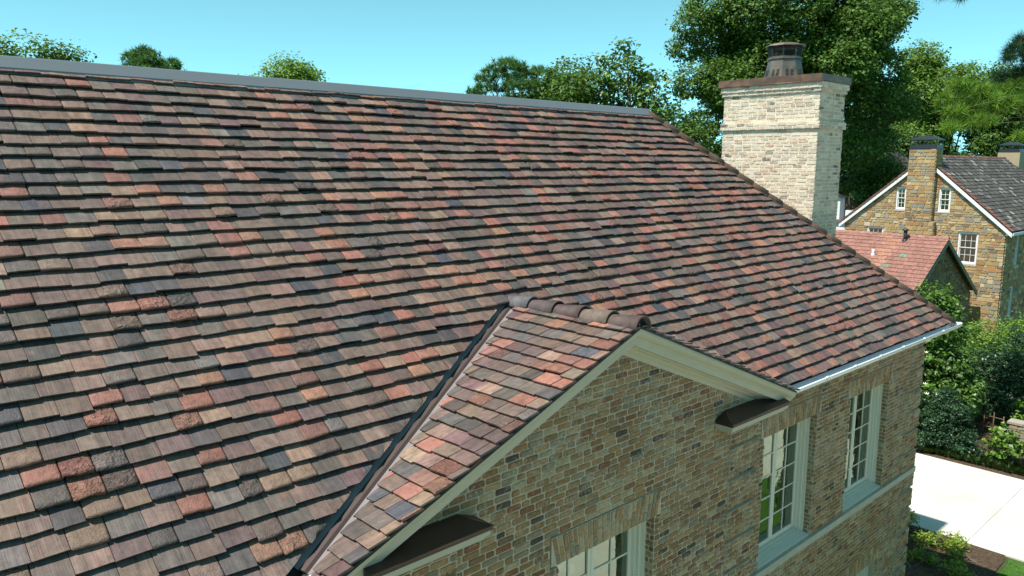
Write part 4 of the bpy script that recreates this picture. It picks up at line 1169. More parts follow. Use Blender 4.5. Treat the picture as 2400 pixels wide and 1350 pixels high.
for k in range(34):
    y = AY + k * 0.40; mb = MB(); g = rng.uniform(0.85, 1.15); pts = [(-0.12, -0.07), (-0.08, 0.03), (0, 0.065), (0.08, 0.03), (0.12, -0.07)]
    mb.extrude([(AX + a, y, AZ + b + 0.03) for a, b in pts], (0, y, 0), (0, y + 0.39, 0.01), (0.30*g, 0.15*g, 0.12*g, 1), closed=False, smooth=True); mb.build('ridge_tile', M_['slate'], arf)
for (xe, nm) in ((AL, 'l'), (ARX, 'r')):
    mb = MB(); v = []
    for (y, dd) in ((AY + 0.0, 0.05), (AY + 0.0, 0.28), (AY + 0.07, 0.28), (AY + 0.07, 0.05)): v += [(AX, y, AZ - dd * 1.15), (xe, y, az(xe) - dd * 1.15)]
    mb.add(v, [(0, 1, 3, 2), (2, 3, 5, 4), (4, 5, 7, 6), (6, 7, 1, 0), (1, 7, 5, 3)]); recalc(mb.build('gable_board', M_['green_trim'], an))
def vent(y, t, r, h, mat, cap):
    x = AX - (AX - AL) * t; z = az(x); mb = MB(); mb.tube([(x, y, z - 0.1), (x, y, z + h)], r, 10)
    o = mb.build('vent_pipe', M_[mat], an)
    if cap:
        mb = MB(); mb.tube([(x, y, z + h - 0.02), (x, y, z + h + 0.05), (x, y, z + h + 0.12)], [r * 1.7, r * 1.6, 0.02], 10); mb.build('cowl', M_[mat], o)
    mb = MB(); mb.tube([(x, y, z - 0.08), (x, y, z + 0.06)], [r * 2.0, r * 1.15], 10); mb.build('collar', M_[mat], o)
vent(11.15, 0.09, 0.10, 0.55, 'black_metal', True); vent(12.3, 0.42, 0.07, 0.30, 'gutter', False)
mb = MB(); n = 14
vv = [(AX + 0.02 + 0.22 * math.cos(2*math.pi*i/n) * 0.5, AY + 0.27, -1.75 + 0.32 * math.sin(2*math.pi*i/n)) for i in range(n)]
mb.add(vv + [(a, b + 0.05, c) for a, b, c in vv], [tuple(range(n))] + [(i, (i+1) % n, (i+1) % n + n, i + n) for i in range(n)]); recalc(mb.build('gable_vent', M_['black_metal'], an))

# ------------------------------------------------------------------ buildings glimpsed behind
wb = thing('white_outbuilding', 'small white outbuilding with a capped white turret beside the brick chimney', 'outbuilding', (43.5, 21.4, GZ))
bx0, bx1, by0, by1 = 41.0, 46.0, 19.6, 23.2
mb = MB(); mb.box(bx0, bx1, by0, by1, GZ, -1.0); w_ = mb.build('wall', M_['white'], wb)
mb = MB(); mb.box(bx0 - 0.2, bx1 + 0.2, by0 - 0.2, by1 + 0.2, -1.0, -0.80); mb.build('roof', M_['ridge_metal'], wb)
mb = MB(); mb.box(41.2, 42.0, 20.95, 21.65, -0.80, 0.85); tu = mb.build('turret', M_['white'], wb)
mb = MB(); mb.add([(41.05, 20.80, 0.85), (42.15, 20.80, 0.85), (42.15, 21.80, 0.85), (41.05, 21.80, 0.85), (41.6, 21.3, 1.15)], [(0, 1, 4), (1, 2, 4), (2, 3, 4), (3, 0, 4), (3, 2, 1, 0)]); mb.build('turret_cap', M_['black_metal'], wb)
mb = MB(); mb.box(41.3, 42.1, 19.75, 20.55, -0.80, -0.1); ac = mb.build('roof_unit', M_['white'], wb)
mb = MB(); mb.tube([(41.7, 20.15, -0.1), (41.7, 20.15, -0.06)], 0.33, 14); mb.build('fan_cowl', M_['black_metal'], wb)

bh = thing('brown_brick_house', 'shadowed brown brick house with tall chimney half hidden in the trees', 'house', (62, 25, GZ))
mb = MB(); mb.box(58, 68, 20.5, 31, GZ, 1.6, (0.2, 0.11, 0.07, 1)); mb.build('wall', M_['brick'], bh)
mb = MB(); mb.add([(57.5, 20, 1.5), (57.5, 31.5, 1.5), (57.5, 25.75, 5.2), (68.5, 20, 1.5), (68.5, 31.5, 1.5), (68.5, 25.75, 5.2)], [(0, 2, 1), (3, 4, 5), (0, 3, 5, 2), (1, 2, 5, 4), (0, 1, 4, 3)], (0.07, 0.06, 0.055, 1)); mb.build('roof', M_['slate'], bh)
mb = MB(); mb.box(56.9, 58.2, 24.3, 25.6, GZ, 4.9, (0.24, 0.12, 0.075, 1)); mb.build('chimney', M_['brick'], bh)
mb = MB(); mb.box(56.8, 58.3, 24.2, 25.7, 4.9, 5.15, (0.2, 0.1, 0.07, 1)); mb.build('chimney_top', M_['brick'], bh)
gh = thing('grey_roofed_house', 'grey slate roofed house far behind the stone house ridge', 'house', (76, 16, GZ))
mb = MB(); mb.box(72, 88, 11, 20, GZ, 3.2); mb.build('wall', M_['white'], gh)
mb = MB(); mb.add([(71.5, 10.5, 3.1), (71.5, 20.5, 3.1), (71.5, 15.5, 6.0), (88.5, 10.5, 3.1), (88.5, 20.5, 3.1), (88.5, 15.5, 6.0)], [(0, 2, 1), (3, 4, 5), (0, 3, 5, 2), (1, 2, 5, 4), (0, 1, 4, 3)], (0.16, 0.19, 0.22, 1)); mb.build('roof', M_['slate'], gh)

# ------------------------------------------------------------------ low stone garden wall and rusty wire fence
gw = thing('garden_wall', 'low grey stone garden wall behind the mulch bed', 'garden wall', (15.2, 0, GZ))
m = MB(); pl = Plane((14.95, 0, 0), (0, -1, 0), (0, 0, 1))
GST = [((0.30, 0.265, 0.205), 30), ((0.36, 0.32, 0.25), 25), ((0.24, 0.21, 0.165), 20), ((0.33, 0.26, 0.17), 15)]
so = stonework(pl, m, GZ, GZ + 0.72, lambda a, b: [(-2.25, 4.0, 0.0)], 541, (0.10, 0.19), (0.18, 0.42), -0.06, GST)
pl = Plane((0, 2.25, 0), (-1, 0, 0), (0, 0, 1)); so += stonework(pl, m, GZ, GZ + 0.72, lambda a, b: [(-15.4, -14.95, 0.0)], 543, (0.10, 0.19), (0.18, 0.42), -0.06, GST)
m.box(15.0, 15.4, -4.0, 2.20, GZ, GZ + 0.70); m.build('core', M_['stmortar'], gw); place_stones(so, gw, 90)
y = 2.30; rng = random.Random(9)
while y > -4.0:
    w = rng.uniform(0.4, 0.7); mb = MB(); mb.box(14.90, 15.45, y - w + 0.01, y, GZ + 0.715, GZ + 0.79 + rng.uniform(0, 0.015), (0.36, 0.32, 0.26, 1)); mb.build('coping_stone', M_['stone'], gw); y -= w
fe = thing('wire_fence', 'rusty low iron rail fence between the shrubs', 'fence', (15.0, 4.2, GZ))
fa, fb = np.array([15.05, 2.45, GZ]), np.array([15.9, 6.6, GZ]); nf = 12
for i in range(nf + 1):
    p = fa + (fb - fa) * i / nf; mb = MB(); mb.tube([p, p + np.array([0, 0, 0.98 if i % 2 else 0.90])], 0.022, 6); mb.build('post', M_['rust'], fe)
for h_ in (0.36, 0.78):
    mb = MB(); mb.tube([fa + np.array([0, 0, h_]), fb + np.array([0, 0, h_ - 0.03])], 0.022, 6); mb.build('rail', M_['rust'], fe)

# ------------------------------------------------------------------ vegetation
def np_mesh(name, verts, nper, cols, mat, parent):
    """many separate n-gons of nper corners each: verts (N, nper, 3), cols (N, 3)"""
    N = len(verts); loc = np.array(WLOC[parent]) if parent is not None else np.zeros(3)
    v = (verts.reshape(-1, 3) - loc).astype(np.float32)
    me = bpy.data.meshes.new(name)
    me.vertices.add(N * nper); me.vertices.foreach_set('co', v.ravel())
    me.loops.add(N * nper); me.loops.foreach_set('vertex_index', np.arange(N * nper, dtype=np.int32))
    me.polygons.add(N); me.polygons.foreach_set('loop_start', np.arange(0, N * nper, nper, dtype=np.int32))
    me.update(calc_edges=True)
    a = me.color_attributes.new('Col', 'FLOAT_COLOR', 'POINT')
    c = np.ones((N, nper, 4), np.float32); c[:, :, :3] = cols[:, None, :]
    a.data.foreach_set('color', c.ravel())
    me.materials.append(mat)
    return link(bpy.data.objects.new(name, me), parent, loc)
def unit(a): return a / (np.linalg.norm(a, axis=-1, keepdims=True) + 1e-9)
def leaf_quads(rng, cen, size, up=0.5, aspect=0.55, out=None):
    N = len(cen); n = rng.normal(size=(N, 3)); n[:, 2] = np.abs(n[:, 2]) + up
    if out is not None: n += out * 0.8
    n = unit(n); t = unit(np.cross(n, rng.normal(size=(N, 3)))); b = np.cross(n, t)
    s = size[:, None]
    droop = n * s * 0.10
    return np.stack([cen - t * s * 0.5, cen - b * s * 0.5 * aspect + droop, cen + t * s * 0.5 - droop * 0.6, cen + b * s * 0.5 * aspect + droop], axis=1)
def crown_cloud(rng, blobs, density, per, spread):
    """clumps on and in each blob, leaves in each clump"""
    C, O, G = [], [], []
    for (c, r) in blobs:
        c = np.array(c, float); r = np.array(r, float) if np.ndim(r) else np.array([r, r, r * 0.8])
        n = max(6, int(density * (r[0] * r[1] + r[1] * r[2] + r[0] * r[2]) / 3))
        d = unit(rng.normal(size=(n, 3))); d[:, 2] += 0.15
        rad = rng.uniform(0.55, 1.06, size=(n, 1)) ** 0.8
        cc = c + d * rad * r
        g = rng.uniform(0.72, 1.28, size=n)
        k = rng.integers(int(per * 0.6), int(per * 1.4) + 1, size=n)
        idx = np.repeat(np.arange(n), k)
        C.append(cc[idx] + rng.normal(size=(len(idx), 3)) * spread * np.array([1, 1, 0.6])); O.append(d[idx]); G.append(g[idx])
    return np.concatenate(C), np.concatenate(O), np.concatenate(G)
def pick_cols(rng, n, pal, g):
    i = rng.choice(len(pal), size=n, p=np.array([w for _, w in pal], float) / sum(w for _, w in pal))
    c = np.array([q for q, _ in pal])[i] * (g * rng.uniform(0.75, 1.25, size=n))[:, None]
    return np.clip(c, 0, 0.9)
def scatter_blobs(rng, c, R, n, rr):
    out = []
    for _ in range(n):
        d = unit(rng.normal(size=3)); k = rng.uniform(0.35, 0.92)
        out.append((np.array(c) + d * k * np.array(R), rng.uniform(*rr)))
    return out
GREEN = [((0.061, 0.1288, 0.0222), 5), ((0.0914, 0.1804, 0.0296), 5), ((0.132, 0.232, 0.037), 2)]
BRIGHT = [((0.0952, 0.1871, 0.0319), 4), ((0.1428, 0.2495, 0.0399), 4), ((0.2063, 0.3188, 0.0513), 2)]
DARKG = [((0.023, 0.0633, 0.0253), 5), ((0.0345, 0.0862, 0.0322), 5), ((0.0575, 0.115, 0.0403), 1)]
LIMEG = [((0.14, 0.26, 0.035), 4), ((0.20, 0.33, 0.05), 4), ((0.09, 0.18, 0.03), 2)]
YELG = [((0.28, 0.36, 0.05), 4), ((0.20, 0.30, 0.04), 4), ((0.12, 0.20, 0.03), 2)]
PINE = [((0.0591, 0.1382, 0.0385), 5), ((0.0844, 0.1869, 0.0413), 5), ((0.135, 0.2438, 0.0482), 2)]
def trunk_mesh(par, base, top, r, limbs, rng, bend=0.3, kr=(0.35, 0.9), lr=0.55):
    mb = MB(); base = np.array(base, float); top = np.array(top, float); n = 7; pts = []; rad = []
    for i in range(n):
        s = i / (n - 1); p = base + (top - base) * s
        if 0 < i < n - 1: p = p + np.array([rng.normal() * bend, rng.normal() * bend, 0])
        pts.append(p); rad.append(r * (1.25 - 0.95 * s) if i else r * 1.5)
    mb.tube(pts, rad, 9)
    o = mb.build('trunk', M_['bark'], par)
    for q in limbs:
        q = np.array(q, float); k = rng.uniform(*kr); i = min(n - 1, int(k * (n - 1) + 0.01))
        st_ = pts[i]; d = q - st_; L = np.linalg.norm(d)
        mid1 = st_ + d * 0.35 + np.array([rng.normal(), rng.normal(), abs(rng.normal()) - 0.3]) * 0.08 * L
        mid2 = st_ + d * 0.7 + np.array([rng.normal(), rng.normal(), abs(rng.normal())]) * 0.06 * L
        lb = MB(); lb.tube([st_, mid1, mid2, q], [rad[i] * lr, rad[i] * lr * 0.7, rad[i] * lr * 0.4, 0.012], 6); lb.build('limb', M_['bark'], o)
    return o
def broad_tree(name, label, base, blobs, seed, leaf=0.32, pal=GREEN, density=26, per=12, spread=0.28, r=0.35, cat='tree', group='trees beyond the roof', mat='leaf', nl=10, aspect=0.6):
    rng = np.random.default_rng(seed); root = thing(name, label, cat, (base[0], base[1], GZ), group)
    if name == 'forest_tree': density *= 1.5; leaf *= 0.78
    C, O, G = crown_cloud(rng, blobs, density, per, spread)
    q = leaf_quads(rng, C, rng.uniform(0.7, 1.3, size=len(C)) * leaf, 0.5, aspect, O)
    np_mesh('crown', q, 4, pick_cols(rng, len(C), pal, G), M_[mat], root)
    tz = max(b[0][2] for b in blobs) - 0.6
    bi = rng.permutation(len(blobs))[:nl]
    mean = np.mean([b[0] for b in blobs], axis=0)
    trunk_mesh(root, (base[0], base[1], GZ), (mean[0], mean[1], mean[2] + 0.5 * (tz - mean[2])), r, [blobs[i][0] for i in bi], rng)
    return root
R_ = lambda s: np.random.default_rng(s)
def pxd(px, py, dep): return CAM + dep * (((px - 1200) / FPX) * CR[0] - ((py - 675) / FPX) * CR[1] + CR[2])

# great oak behind the chimney
oc = pxd(1850, 150, 62); rng = R_(1)
blobs = scatter_blobs(rng, oc, (7.6, 7.6, 7.2), 62, (1.5, 2.6))
for (px, py, d, r) in ((1640, 60, 61, 2.0), (1625, 200, 60, 1.7), (1610, 120, 62, 1.5), (1680, 20, 62, 2.4), (1700, 330, 60, 1.9), (1640, 300, 61, 1.5), (2080, 40, 60, 2.0), (2100, 30, 61, 1.3), (2060, 180, 60, 2.2), (2090, 250, 62, 2.0), (1990, 350, 60, 2.2), (2040, 330, 63, 2.0), (1760, 420, 63, 2.4), (1900, -60, 60, 3.0), (1800, -60, 60, 3.0), (1700, 200, 59, 2.2), (1960, 120, 58, 2.2), (1660, 400, 62, 1.6), (1650, 470, 60, 1.8)):
    blobs.append((pxd(px, py, d), r))
broad_tree('oak_tree', 'great dark oak filling the sky behind the brick chimney', pxd(1850, 384, 62)[:2], blobs, 2, 0.27, GREEN, 48, 14, 0.28, 0.6)
# woods right of the chimney, under and beyond the oak
def simple(name, label, px, dep, py0, py1, wpx, seed, pal=GREEN, leaf=0.36, n=26, density=24, **k):
    rng = R_(seed); c = pxd(px, (py0 + py1) / 2, dep); rw = wpx / 2 / FPX * dep; rh = (py1 - py0) / 2 / FPX * dep
    bl = scatter_blobs(rng, c, (rw * 0.8, rw * 0.8, rh * 0.82), n, (rw * 0.24, rw * 0.42))
    return broad_tree(name, label, c[:2], bl, seed + 1, leaf, pal, density, k.pop('per', 11), k.pop('spread', 0.3), k.pop('r', 0.32), **k)
simple('forest_tree', 'tall pale green tree rising behind the stone chimney', 2205, 82, 95, 400, 250, 31, BRIGHT, 0.40, 34)
simple('forest_tree', 'rounded mid green tree behind the stone house ridge', 2345, 78, 150, 420, 230, 33, GREEN, 0.40, 30)
simple('forest_tree', 'dark tree in the gap between brick chimney and stone house', 2010, 74, 230, 520, 190, 35, DARKG, 0.38, 30)
simple('forest_tree', 'shadowy tree left of the stone chimney hood', 2085, 78, 210, 500, 190, 37, GREEN, 0.38, 30)
simple('forest_tree', 'low leafy tree beyond the stone house gable, above its left rake', 2050, 66, 360, 560, 170, 39, GREEN, 0.34, 26)
simple('forest_tree', 'bright tree tucked beneath the oak, right of the brick chimney', 1990, 90, 330, 560, 240, 41, BRIGHT, 0.42, 26)
simple('forest_tree', 'deep green tree at the right edge above the far chimney', 2440, 84, 180, 440, 240, 43, GREEN, 0.42, 26)
simple('forest_tree', 'tree between oak and hip seen past the ridge end', 1600, 58, 215, 460, 170, 45, GREEN, 0.34, 24)
simple('forest_tree', 'far pale tree behind the shadowy wood left of the stone chimney', 2130, 105, 200, 470, 300, 47, BRIGHT, 0.5, 26)
# trees looking over the ridge
simple('forest_tree', 'leafy tree at the left end of the ridge, highest at the frame edge', 30, 46, 48, 330, 260, 51, BRIGHT, 0.30, 30)
simple('forest_tree', 'low round tree crown just above the ridge near the left end', 160, 48, 84, 300, 170, 53, GREEN, 0.30, 22)
simple('forest_tree', 'sunlit yellow green tree crown peeping over the middle of the ridge', 650, 60, 118, 340, 240, 55, LIMEG, 0.32, 26)
simple('forest_tree', 'broad tree behind the ridge, between the pine and the magnolia', 1325, 52, 135, 400, 300, 57, GREEN, 0.32, 30)
simple('forest_tree', 'low tree crown against the ridge below the umbrella pine', 1200, 60, 200, 380, 170, 58, BRIGHT, 0.34, 22)
# pyramidal magnolia with a thin leader
rng = R_(59); bl = []
for (px, py, r) in ((1465, 118, 0.7), (1440, 140, 0.6), (1490, 145, 0.6), (1460, 165, 0.9), (1410, 150, 0.6), (1505, 170, 0.7), (1430, 190, 1.0), (1480, 195, 1.0), (1400, 215, 1.1), (1515, 205, 0.9), (1450, 225, 1.4), (1540, 190, 0.8), (1525, 235, 1.2), (1385, 250, 1.2), (1480, 260, 1.6), (1550, 260, 1.2), (1420, 290, 1.5), (1520, 300, 1.6)):
    bl.append((pxd(px, py, 50 + rng.uniform(-1.2, 1.2)), r))
broad_tree('magnolia_tree', 'open pyramidal magnolia with a thin leader behind the ridge', pxd(1465, 384, 50)[:2], bl, 60, 0.30, GREEN, 30, 9, 0.26, 0.22, mat='gloss_leaf')

# pines: tufts of needles at the ends of limbs
def needle_tufts(rng, cen, L, n, w, up=0.25):
    T = len(cen); d = rng.normal(size=(T, n, 3)); d[:, :, 2] += up; d = unit(d)
    c = np.repeat(cen[:, None, :], n, 1); side = unit(np.cross(d, rng.normal(size=(T, n, 3)))) * w
    l = L * rng.uniform(0.7, 1.2, size=(T, n, 1))
    return np.stack([c - side + d * l * 0.05, c + side + d * l * 0.05, c + d * l], axis=2).reshape(-1, 3, 3)
def pine(name, label, base, top, pads, seed, L=0.35, n=26, w=0.02, tufts=70, pal=PINE, group='pines', flat=0.38, tr=0.28, kr=(0.5, 0.99), lr=0.5):
    rng = np.random.default_rng(seed); root = thing(name, label, 'pine', (base[0], base[1], GZ), group); cen = []; G = []
    for (c, r) in pads:
        k = int(tufts * r * r) + 6; d = rng.normal(size=(k, 3)); d = unit(d) * rng.uniform(0.3, 1.0, size=(k, 1)) ** 0.6
        cen.append(np.array(c) + d * np.array([r, r, r * flat])); G.append(rng.uniform(0.75, 1.3, size=k))
    cen = np.concatenate(cen); G = np.repeat(np.concatenate(G), n)
    np_mesh('crown', needle_tufts(rng, cen, L, n, w), 3, pick_cols(rng, len(G), pal, G), M_['needle'], root)
    trunk_mesh(root, (base[0], base[1], GZ), top, tr, [p[0] for p in pads], rng, 0.2, kr, lr)
    return root
rng = R_(61); pads = []
for (px, py, r) in ((1190, 150, 1.1), (1160, 165, 0.9), (1215, 160, 0.8), (1140, 185, 0.8), (1200, 180, 1.0), (1240, 175, 0.9), (1265, 165, 0.6), (1165, 205, 1.0), (1220, 200, 1.1), (1250, 195, 0.7), (1180, 235, 1.2), (1230, 245, 1.0), (1130, 200, 0.5), (1275, 170, 0.5)):
    pads.append((pxd(px, py, 50 + rng.uniform(-1, 1)), r))
pine('umbrella_pine', 'pine with layered flat pads of needles behind the ridge', pxd(1185, 384, 50)[:2], pxd(1190, 175, 50), pads, 62, 0.36, 22, 0.026, 34, flat=0.30)
pads = [(pxd(px, py, 60 + dd), r) for (px, py, dd, r) in ((335, 128, 0, 1.0), (310, 135, .5, .8), (355, 140, -.5, .9), (320, 155, 0, 1.3), (375, 150, .4, 0.7), (405, 152, 0, 0.7), (350, 170, 0, 1.5), (400, 175, 0, 1.2))]
pine('dense_pine', 'dark tuft of pine showing over the left half of the ridge', pxd(345, 384, 60)[:2], pxd(345, 150, 60), pads, 64, 0.42, 26, 0.030, 40, flat=0.6)
pads = [(pxd(px, py, 62 + dd), r) for (px, py, dd, r) in ((1105, 214, 0, 0.5), (1125, 216, .5, .5), (1100, 235, 0, 0.8), (1130, 240, 0, 0.8))]
pine('small_pine', 'tiny pine top just left of the umbrella pine on the ridge line', pxd(1110, 384, 62)[:2], pxd(1110, 230, 62), pads, 66, 0.40, 24, 0.03, 40, flat=0.5)
# near pine at the right edge: boughs of long yellow-green needles hang into view
rng = R_(67); pads = []
for (px, py, d, r) in ((2215, 235, 26, 0.42), (2250, 205, 26, 0.46), (2290, 215, 26.4, 0.48), (2330, 235, 26, 0.46), (2235, 262, 25.6, 0.36), (2280, 255, 26.2, 0.46), (2225, 300, 25.4, 0.32), (2260, 292, 25.6, 0.36), (2305, 282, 25.7, 0.40), (2350, 250, 26, 0.36), (2390, 240, 26, 0.40), (2395, 320, 25.5, 0.26), (2345, 205, 27, 0.46), (2390, 185, 27, 0.46), (2420, 220, 27, 0.5), (2440, 270, 26, 0.5)):
    pads.append((pxd(px, py, d), r))
YP = [((0.10, 0.22, 0.028), 4), ((0.21, 0.33, 0.035), 4), ((0.06, 0.14, 0.025), 2)]
pine('longneedle_pine', 'yellow green bough of long soft needles at the right edge', pxd(2620, 384, 27)[:2], pxd(2620, 300, 27), pads, 68, 0.32, 26, 0.011, 150, YP, flat=0.42, tr=0.16, kr=(0.999, 1.0), lr=0.5)
pads = [(pxd(px, py, 20 + dd), r) for (px, py, dd, r) in ((2372, 118, 0, 0.17), (2395, 100, .2, 0.22), (2365, 138, 0, 0.15), (2410, 130, .2, 0.22), (2430, 100, 0, 0.3), (2205, -14, 0, 0.14), (2255, -12, 0, 0.16), (2230, -30, 0, 0.2), (2300, -60, 0, 0.3), (2420, 165, .6, 0.28), (2385, 172, .6, 0.22), (2345, 178, .8, 0.2))]
pine('overhanging_pine', 'dark pine twigs hanging into the top right sky', pxd(2760, 384, 20)[:2], pxd(2700, -120, 20), pads, 70, 0.26, 30, 0.006, 420, DARKG, flat=0.7, tr=0.16, kr=(0.999, 1.0), lr=0.22)

# ------------------------------------------------------------------ shrubs by the drive
def shrub(name, label, base, blobs, seed, leaf, pal, density=60, per=10, spread=0.10, mat='leaf', cat='shrub', aspect=0.55, group='shrubs by the drive'):
    return broad_tree(name, label, base, [(np.array([base[0] + a, base[1] + b, GZ + c]), r) for (a, b, c, r) in blobs], seed, leaf, pal, density, per, spread, 0.05, cat, group, mat, 5, aspect)
rng = R_(81)
def cone(h, r, n, seed, top=0.25):
    g = R_(seed); out = []
    for i in range(n):
        s = (i + 0.5) / n; rr = r * (1 - s) ** 0.75 + top * 0.3; t = g.uniform(0, 6.28); k = g.uniform(0.2, 0.75)
        out.append((rr * k * math.cos(t), rr * k * math.sin(t), h * (0.08 + 0.88 * s), rr * g.uniform(0.42, 0.62) + 0.12))
    return out
mg = shrub('magnolia_shrub', 'large glossy magnolia with cream blossoms beside the house corner', (14.7, 5.1), cone(5.4, 2.1, 40, 82, 0.9), 83, 0.19, GREEN, 105, 10, 0.13, 'gloss_leaf', 'magnolia')
for k, (px, py) in enumerate(((2170, 826), (2168, 900), (2172, 923), (2196, 985 - 60))):
    p = pxd(px, py, 28.6 + 0.4 * (k % 2)); mb = MB()
    for j in range(8):
        t = j * 0.785 + k; rr = 0.11
        a = p + np.array([math.cos(t) * rr, math.sin(t) * rr, 0.05]); b1 = p + np.array([math.cos(t + 0.35) * 0.06, math.sin(t + 0.35) * 0.06, 0.0]); b2 = p + np.array([math.cos(t - 0.35) * 0.06, math.sin(t - 0.35) * 0.06, 0.0])
        mb.add([tuple(p), tuple(b2), tuple(a), tuple(b1)], [(0, 1, 2, 3)])
    mb.build('blossom', M_['petal'], mg)
shrub('clipped_holly', 'dense dark conical holly standing in front of the rail fence', (12.2, 3.55), cone(2.35, 0.95, 26, 84, 0.4), 85, 0.075, DARKG, 420, 12, 0.06, 'gloss_leaf')
shrub('clipped_holly', 'dark rounded holly half hidden by the house corner', (12.0, 4.75), cone(2.1, 0.95, 22, 86, 0.7), 87, 0.075, DARKG, 420, 12, 0.06, 'gloss_leaf')
shrub('camellia_bush', 'broad dark camellia mass behind the rail fence', (17.2, 3.4), [(a, b, c, r) for a, b, c, r in ((0, 0, 1.0, 1.1), (0.2, 1.0, 1.1, 1.1), (0.0, -0.9, 0.9, 1.0), (0.4, 0.4, 1.9, 1.1), (0.3, -0.5, 1.8, 1.0), (0.6, 1.3, 2.0, 0.9), (0.6, -0.1, 2.5, 0.8), (0.8, -1.4, 1.6, 0.9), (-0.2, 1.7, 0.9, 0.9))], 88, 0.12, DARKG, 170, 10, 0.10, 'gloss_leaf')
shrub('camellia_bush', 'dark evergreen shrub at the right frame edge above the garden wall', (19.5, 2.6), [(a, b, c, r) for a, b, c, r in ((0, 0, 1.2, 1.2), (0.2, 0.9, 1.7, 1.0), (0, 0.5, 2.6, 0.9), (0, -0.6, 2.3, 1.0), (0, 0.2, 3.1, 0.7))], 89, 0.12, DARKG, 170, 10, 0.10, 'gloss_leaf')
shrub('privet_hedge', 'loose bright green hedge below the stone house corner', (24.5, 5.1), [(a, b, c, r) for a, b, c, r in ((0, 0, 1.2, 1.3), (0.3, 1.4, 1.1, 1.2), (0.2, -1.3, 1.4, 1.3), (0, 0.6, 2.0, 1.1), (0.4, -0.8, 2.3, 1.1), (0.3, -2.4, 1.8, 1.3), (0, -1.6, 2.7, 0.9), (0.2, 2.2, 1.7, 1.0))], 90, 0.13, LIMEG, 130, 10, 0.13)
shrub('privet_hedge', 'lime green shrub between magnolia and camellia', (20.3, 5.3), [(a, b, c, r) for a, b, c, r in ((0, 0, 1.0, 1.0), (0.2, 1.0, 1.2, 0.9), (0, -0.6, 1.6, 0.9), (0, 0.4, 2.1, 0.8), (0.2, -1.4, 1.9, 0.8))], 91, 0.13, LIMEG, 130, 10, 0.12)
shrub('hydrangea_bush', 'small round leafy bush alone in the mulch by the garden wall', (12.45, 1.72), [(0, 0, 0.45, 0.45), (0.15, 0.2, 0.7, 0.4), (-0.15, -0.2, 0.65, 0.42), (0.2, -0.25, 0.55, 0.4), (-0.2, 0.25, 0.5, 0.4), (0, 0, 0.95, 0.35), (0.1, 0.1, 1.15, 0.22)], 92, 0.17, BRIGHT, 150, 7, 0.07, 'gloss_leaf', aspect=0.7)
shrub('garden_shrub', 'light green plant tumbling over the top of the garden wall', (16.1, 1.6), [(0, 0, 0.7, 0.6), (0.2, -0.6, 0.8, 0.6), (0, 0.4, 0.9, 0.5), (0.1, -0.2, 1.2, 0.5)], 93, 0.14, LIMEG, 110, 9, 0.08)
shrub('laurel_bush', 'dark laurel rising beside the annex gable above the gutter end', (23.0, 7.7), [(0, 0, 1.5, 1.4), (0.3, 0.6, 2.6, 1.2), (-0.2, -0.4, 3.3, 1.0), (0.1, 0.2, 4.0, 0.8), (0.4, 1.0, 1.4, 1.2), (0.2, -0.8, 2.0, 1.0)], 94, 0.20, GREEN, 80, 9, 0.13, 'gloss_leaf')

for i, (x, y, r_) in enumerate(((12.6, -3.6, 1.0), (12.9, -6.2, 1.2), (12.7, -9.0, 1.1), (13.2, -12.0, 1.3), (3.3, -3.4, 0.6), (1.2, -4.4, 0.55), (-2.5, -4.6, 0.6))):
    g = R_(1200 + i); bl = [(g.uniform(-0.6, 0.6) * r_, g.uniform(-0.6, 0.6) * r_, r_ * g.uniform(0.5, 1.7), r_ * g.uniform(0.5, 0.7)) for _ in range(7)]
    shrub('border_shrub', ['green border shrub beside the garden wall, nearest of its row', 'second border shrub along the far side of the drive', 'third border shrub along the far side of the drive', 'last border shrub where the drive bends away', 'round lawn shrub close to the drive edge', 'small lawn shrub below the paired windows', 'small lawn shrub below the gable'][i], (x, y), bl, 1210 + i, 0.16, (GREEN, BRIGHT)[i % 2], 70, 9, 0.12, group='border shrubs in the front garden')
# tufts of lily turf edging the drive, two staggered rows
def blades(rng, n, L, w, spread, lean=0.9):
    a = rng.uniform(0, 6.283, n); rr = rng.uniform(0, spread, n); b = np.stack([np.cos(a) * rr, np.sin(a) * rr, np.zeros(n)], 1)
    o = np.stack([np.cos(a), np.sin(a), np.zeros(n)], 1) * rng.uniform(0.2, lean, (n, 1)); l = L * rng.uniform(0.6, 1.15, (n, 1))
    s = np.stack([-np.sin(a), np.cos(a), np.zeros(n)], 1) * w; u = np.array([0, 0, 1.0])
    mid = b + (o * 0.35 + u) * l * 0.6; tip = b + (o * 1.0 + u * 0.85) * l
    return np.stack([b - s, b + s, mid + s * 0.8, tip, mid - s * 0.8], axis=1)
def tuft(name, label, p, seed, n, L, w, spread, pal, cat, group, lean=0.9):
    rng = np.random.default_rng(seed); v = blades(rng, n, L, w, spread, lean) + np.array([p[0], p[1], GZ + 0.015])
    e = link(bpy.data.objects.new(name, None), None, (p[0], p[1], GZ)); e.empty_display_size = 0.1
    o = np_mesh('leaves', v, 5, pick_cols(rng, n, pal, np.ones(n)), M_['leaf'], e); tag(e, label, cat, group); return e
rng = random.Random(3); TG = [((0.045, 0.10, 0.022), 5), ((0.075, 0.14, 0.03), 4), ((0.11, 0.17, 0.04), 2)]
k = 0
for row, x in enumerate((11.42, 11.85)):
    y = 5.0 - 0.2 * row
    while y > -0.6:
        tuft('lily_turf', 'grassy lily turf tuft in the edging rows along the far drive edge', (x + rng.uniform(-0.06, 0.06) + 0.02 * (5 - y), y), 700 + k, 70, 0.30, 0.009, 0.07, TG, 'tuft', 'lily turf edging the drive'); k += 1
        y -= rng.uniform(0.26, 0.36)
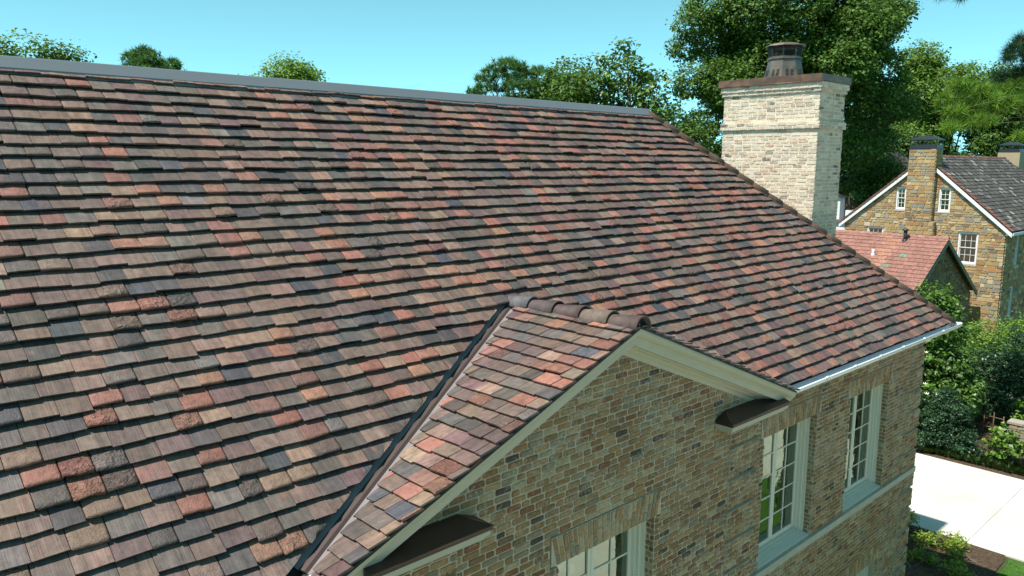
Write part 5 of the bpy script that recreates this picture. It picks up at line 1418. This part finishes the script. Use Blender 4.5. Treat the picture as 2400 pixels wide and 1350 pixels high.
# yellow-green perennials in the bed by the house corner
spots = [(4.55, 2.05, 0.62, 'tall sprig at the drive edge nearest the house corner'), (3.9, 2.25, 0.55, 'leafy clump close against the house corner'), (3.35, 1.95, 0.40, 'yellow clump second from the house corner'),
         (3.9, 1.25, 0.42, 'yellow clump in the middle of the bed beside bare mulch'), (2.9, 1.05, 0.36, 'low sprawling clump at the edge of the house shadow'),
         (3.55, 0.55, 0.46, 'tallest golden clump towards the lawn'), (4.2, 0.75, 0.40, 'golden clump leaning over the near drive edge'), (2.75, 0.30, 0.38, 'spiky golden clump nearest the lawn corner'), (2.4, -0.05, 0.36, 'dim clump half in shadow by the lawn')]
for i, (x, y, h, lb) in enumerate(spots):
    g = R_(900 + i); pal = YELG if i != 1 else LIMEG
    bl = [(g.uniform(-0.22, 0.22), g.uniform(-0.22, 0.22), h * g.uniform(0.3, 0.9), g.uniform(0.10, 0.2)) for _ in range(7)]
    shrub('golden_perennial', lb, (x, y), bl, 910 + i, 0.11, pal, 420, 5, 0.06, 'leaf', 'plant', 0.32, 'golden plants in the corner bed')
# lawn blades (only where the lawn is in view)
rng = R_(97); n = 9000
px_ = rng.uniform(-1.0, 4.75, n); py_ = -0.55 - rng.uniform(0, 1, n) ** 1.5 * 3.5
a = rng.uniform(0, 6.283, n); L = rng.uniform(0.03, 0.07, n)[:, None]; b = np.stack([px_, py_, np.full(n, GZ + 0.01)], 1)
s = np.stack([np.cos(a), np.sin(a), np.zeros(n)], 1) * 0.006; t = np.stack([rng.normal(size=n) * 0.5, rng.normal(size=n) * 0.5, np.ones(n)], 1) * L
gr = np_mesh('grass', np.stack([b - s, b + s, b + t], 1), 3, pick_cols(rng, n, [((0.07, 0.17, 0.025), 1), ((0.10, 0.22, 0.035), 1)], np.ones(n)), M_['leaf'], None)
tag(gr, 'short green lawn grass beside the corner bed', 'grass', kind='stuff')
# trees standing around the garden behind the camera (seen in the window glass, and they shade the walls from the open sky)
for i, (x, y, r, h) in enumerate(((22, -9, 4.5, 9), (13, -19, 5, 11), (2, -26, 6, 13), (-12, -27, 6, 12), (-27, -22, 6, 12), (26, -22, 6, 13), (-33, -6, 6, 12))):
    g = R_(1000 + i); c = np.array([x, y, GZ + h * 0.62]); bl = scatter_blobs(g, c, (r * 0.85, r * 0.85, h * 0.40), 26, (r * 0.28, r * 0.45))
    lab = ['garden tree across the drive, mirrored in the window glass', 'garden tree beyond the lawn, nearest the drive', 'large garden tree beyond the front lawn', 'tall garden tree facing the gable',
           'garden tree at the far end of the lawn', 'big garden tree past the drive bend', 'garden tree off the blind end of the house'][i]
    broad_tree('garden_tree', lab, (x, y), bl, 1010 + i, 0.5, BRIGHT if i % 2 else GREEN, 14, 9, 0.4, 0.35, group='garden trees')
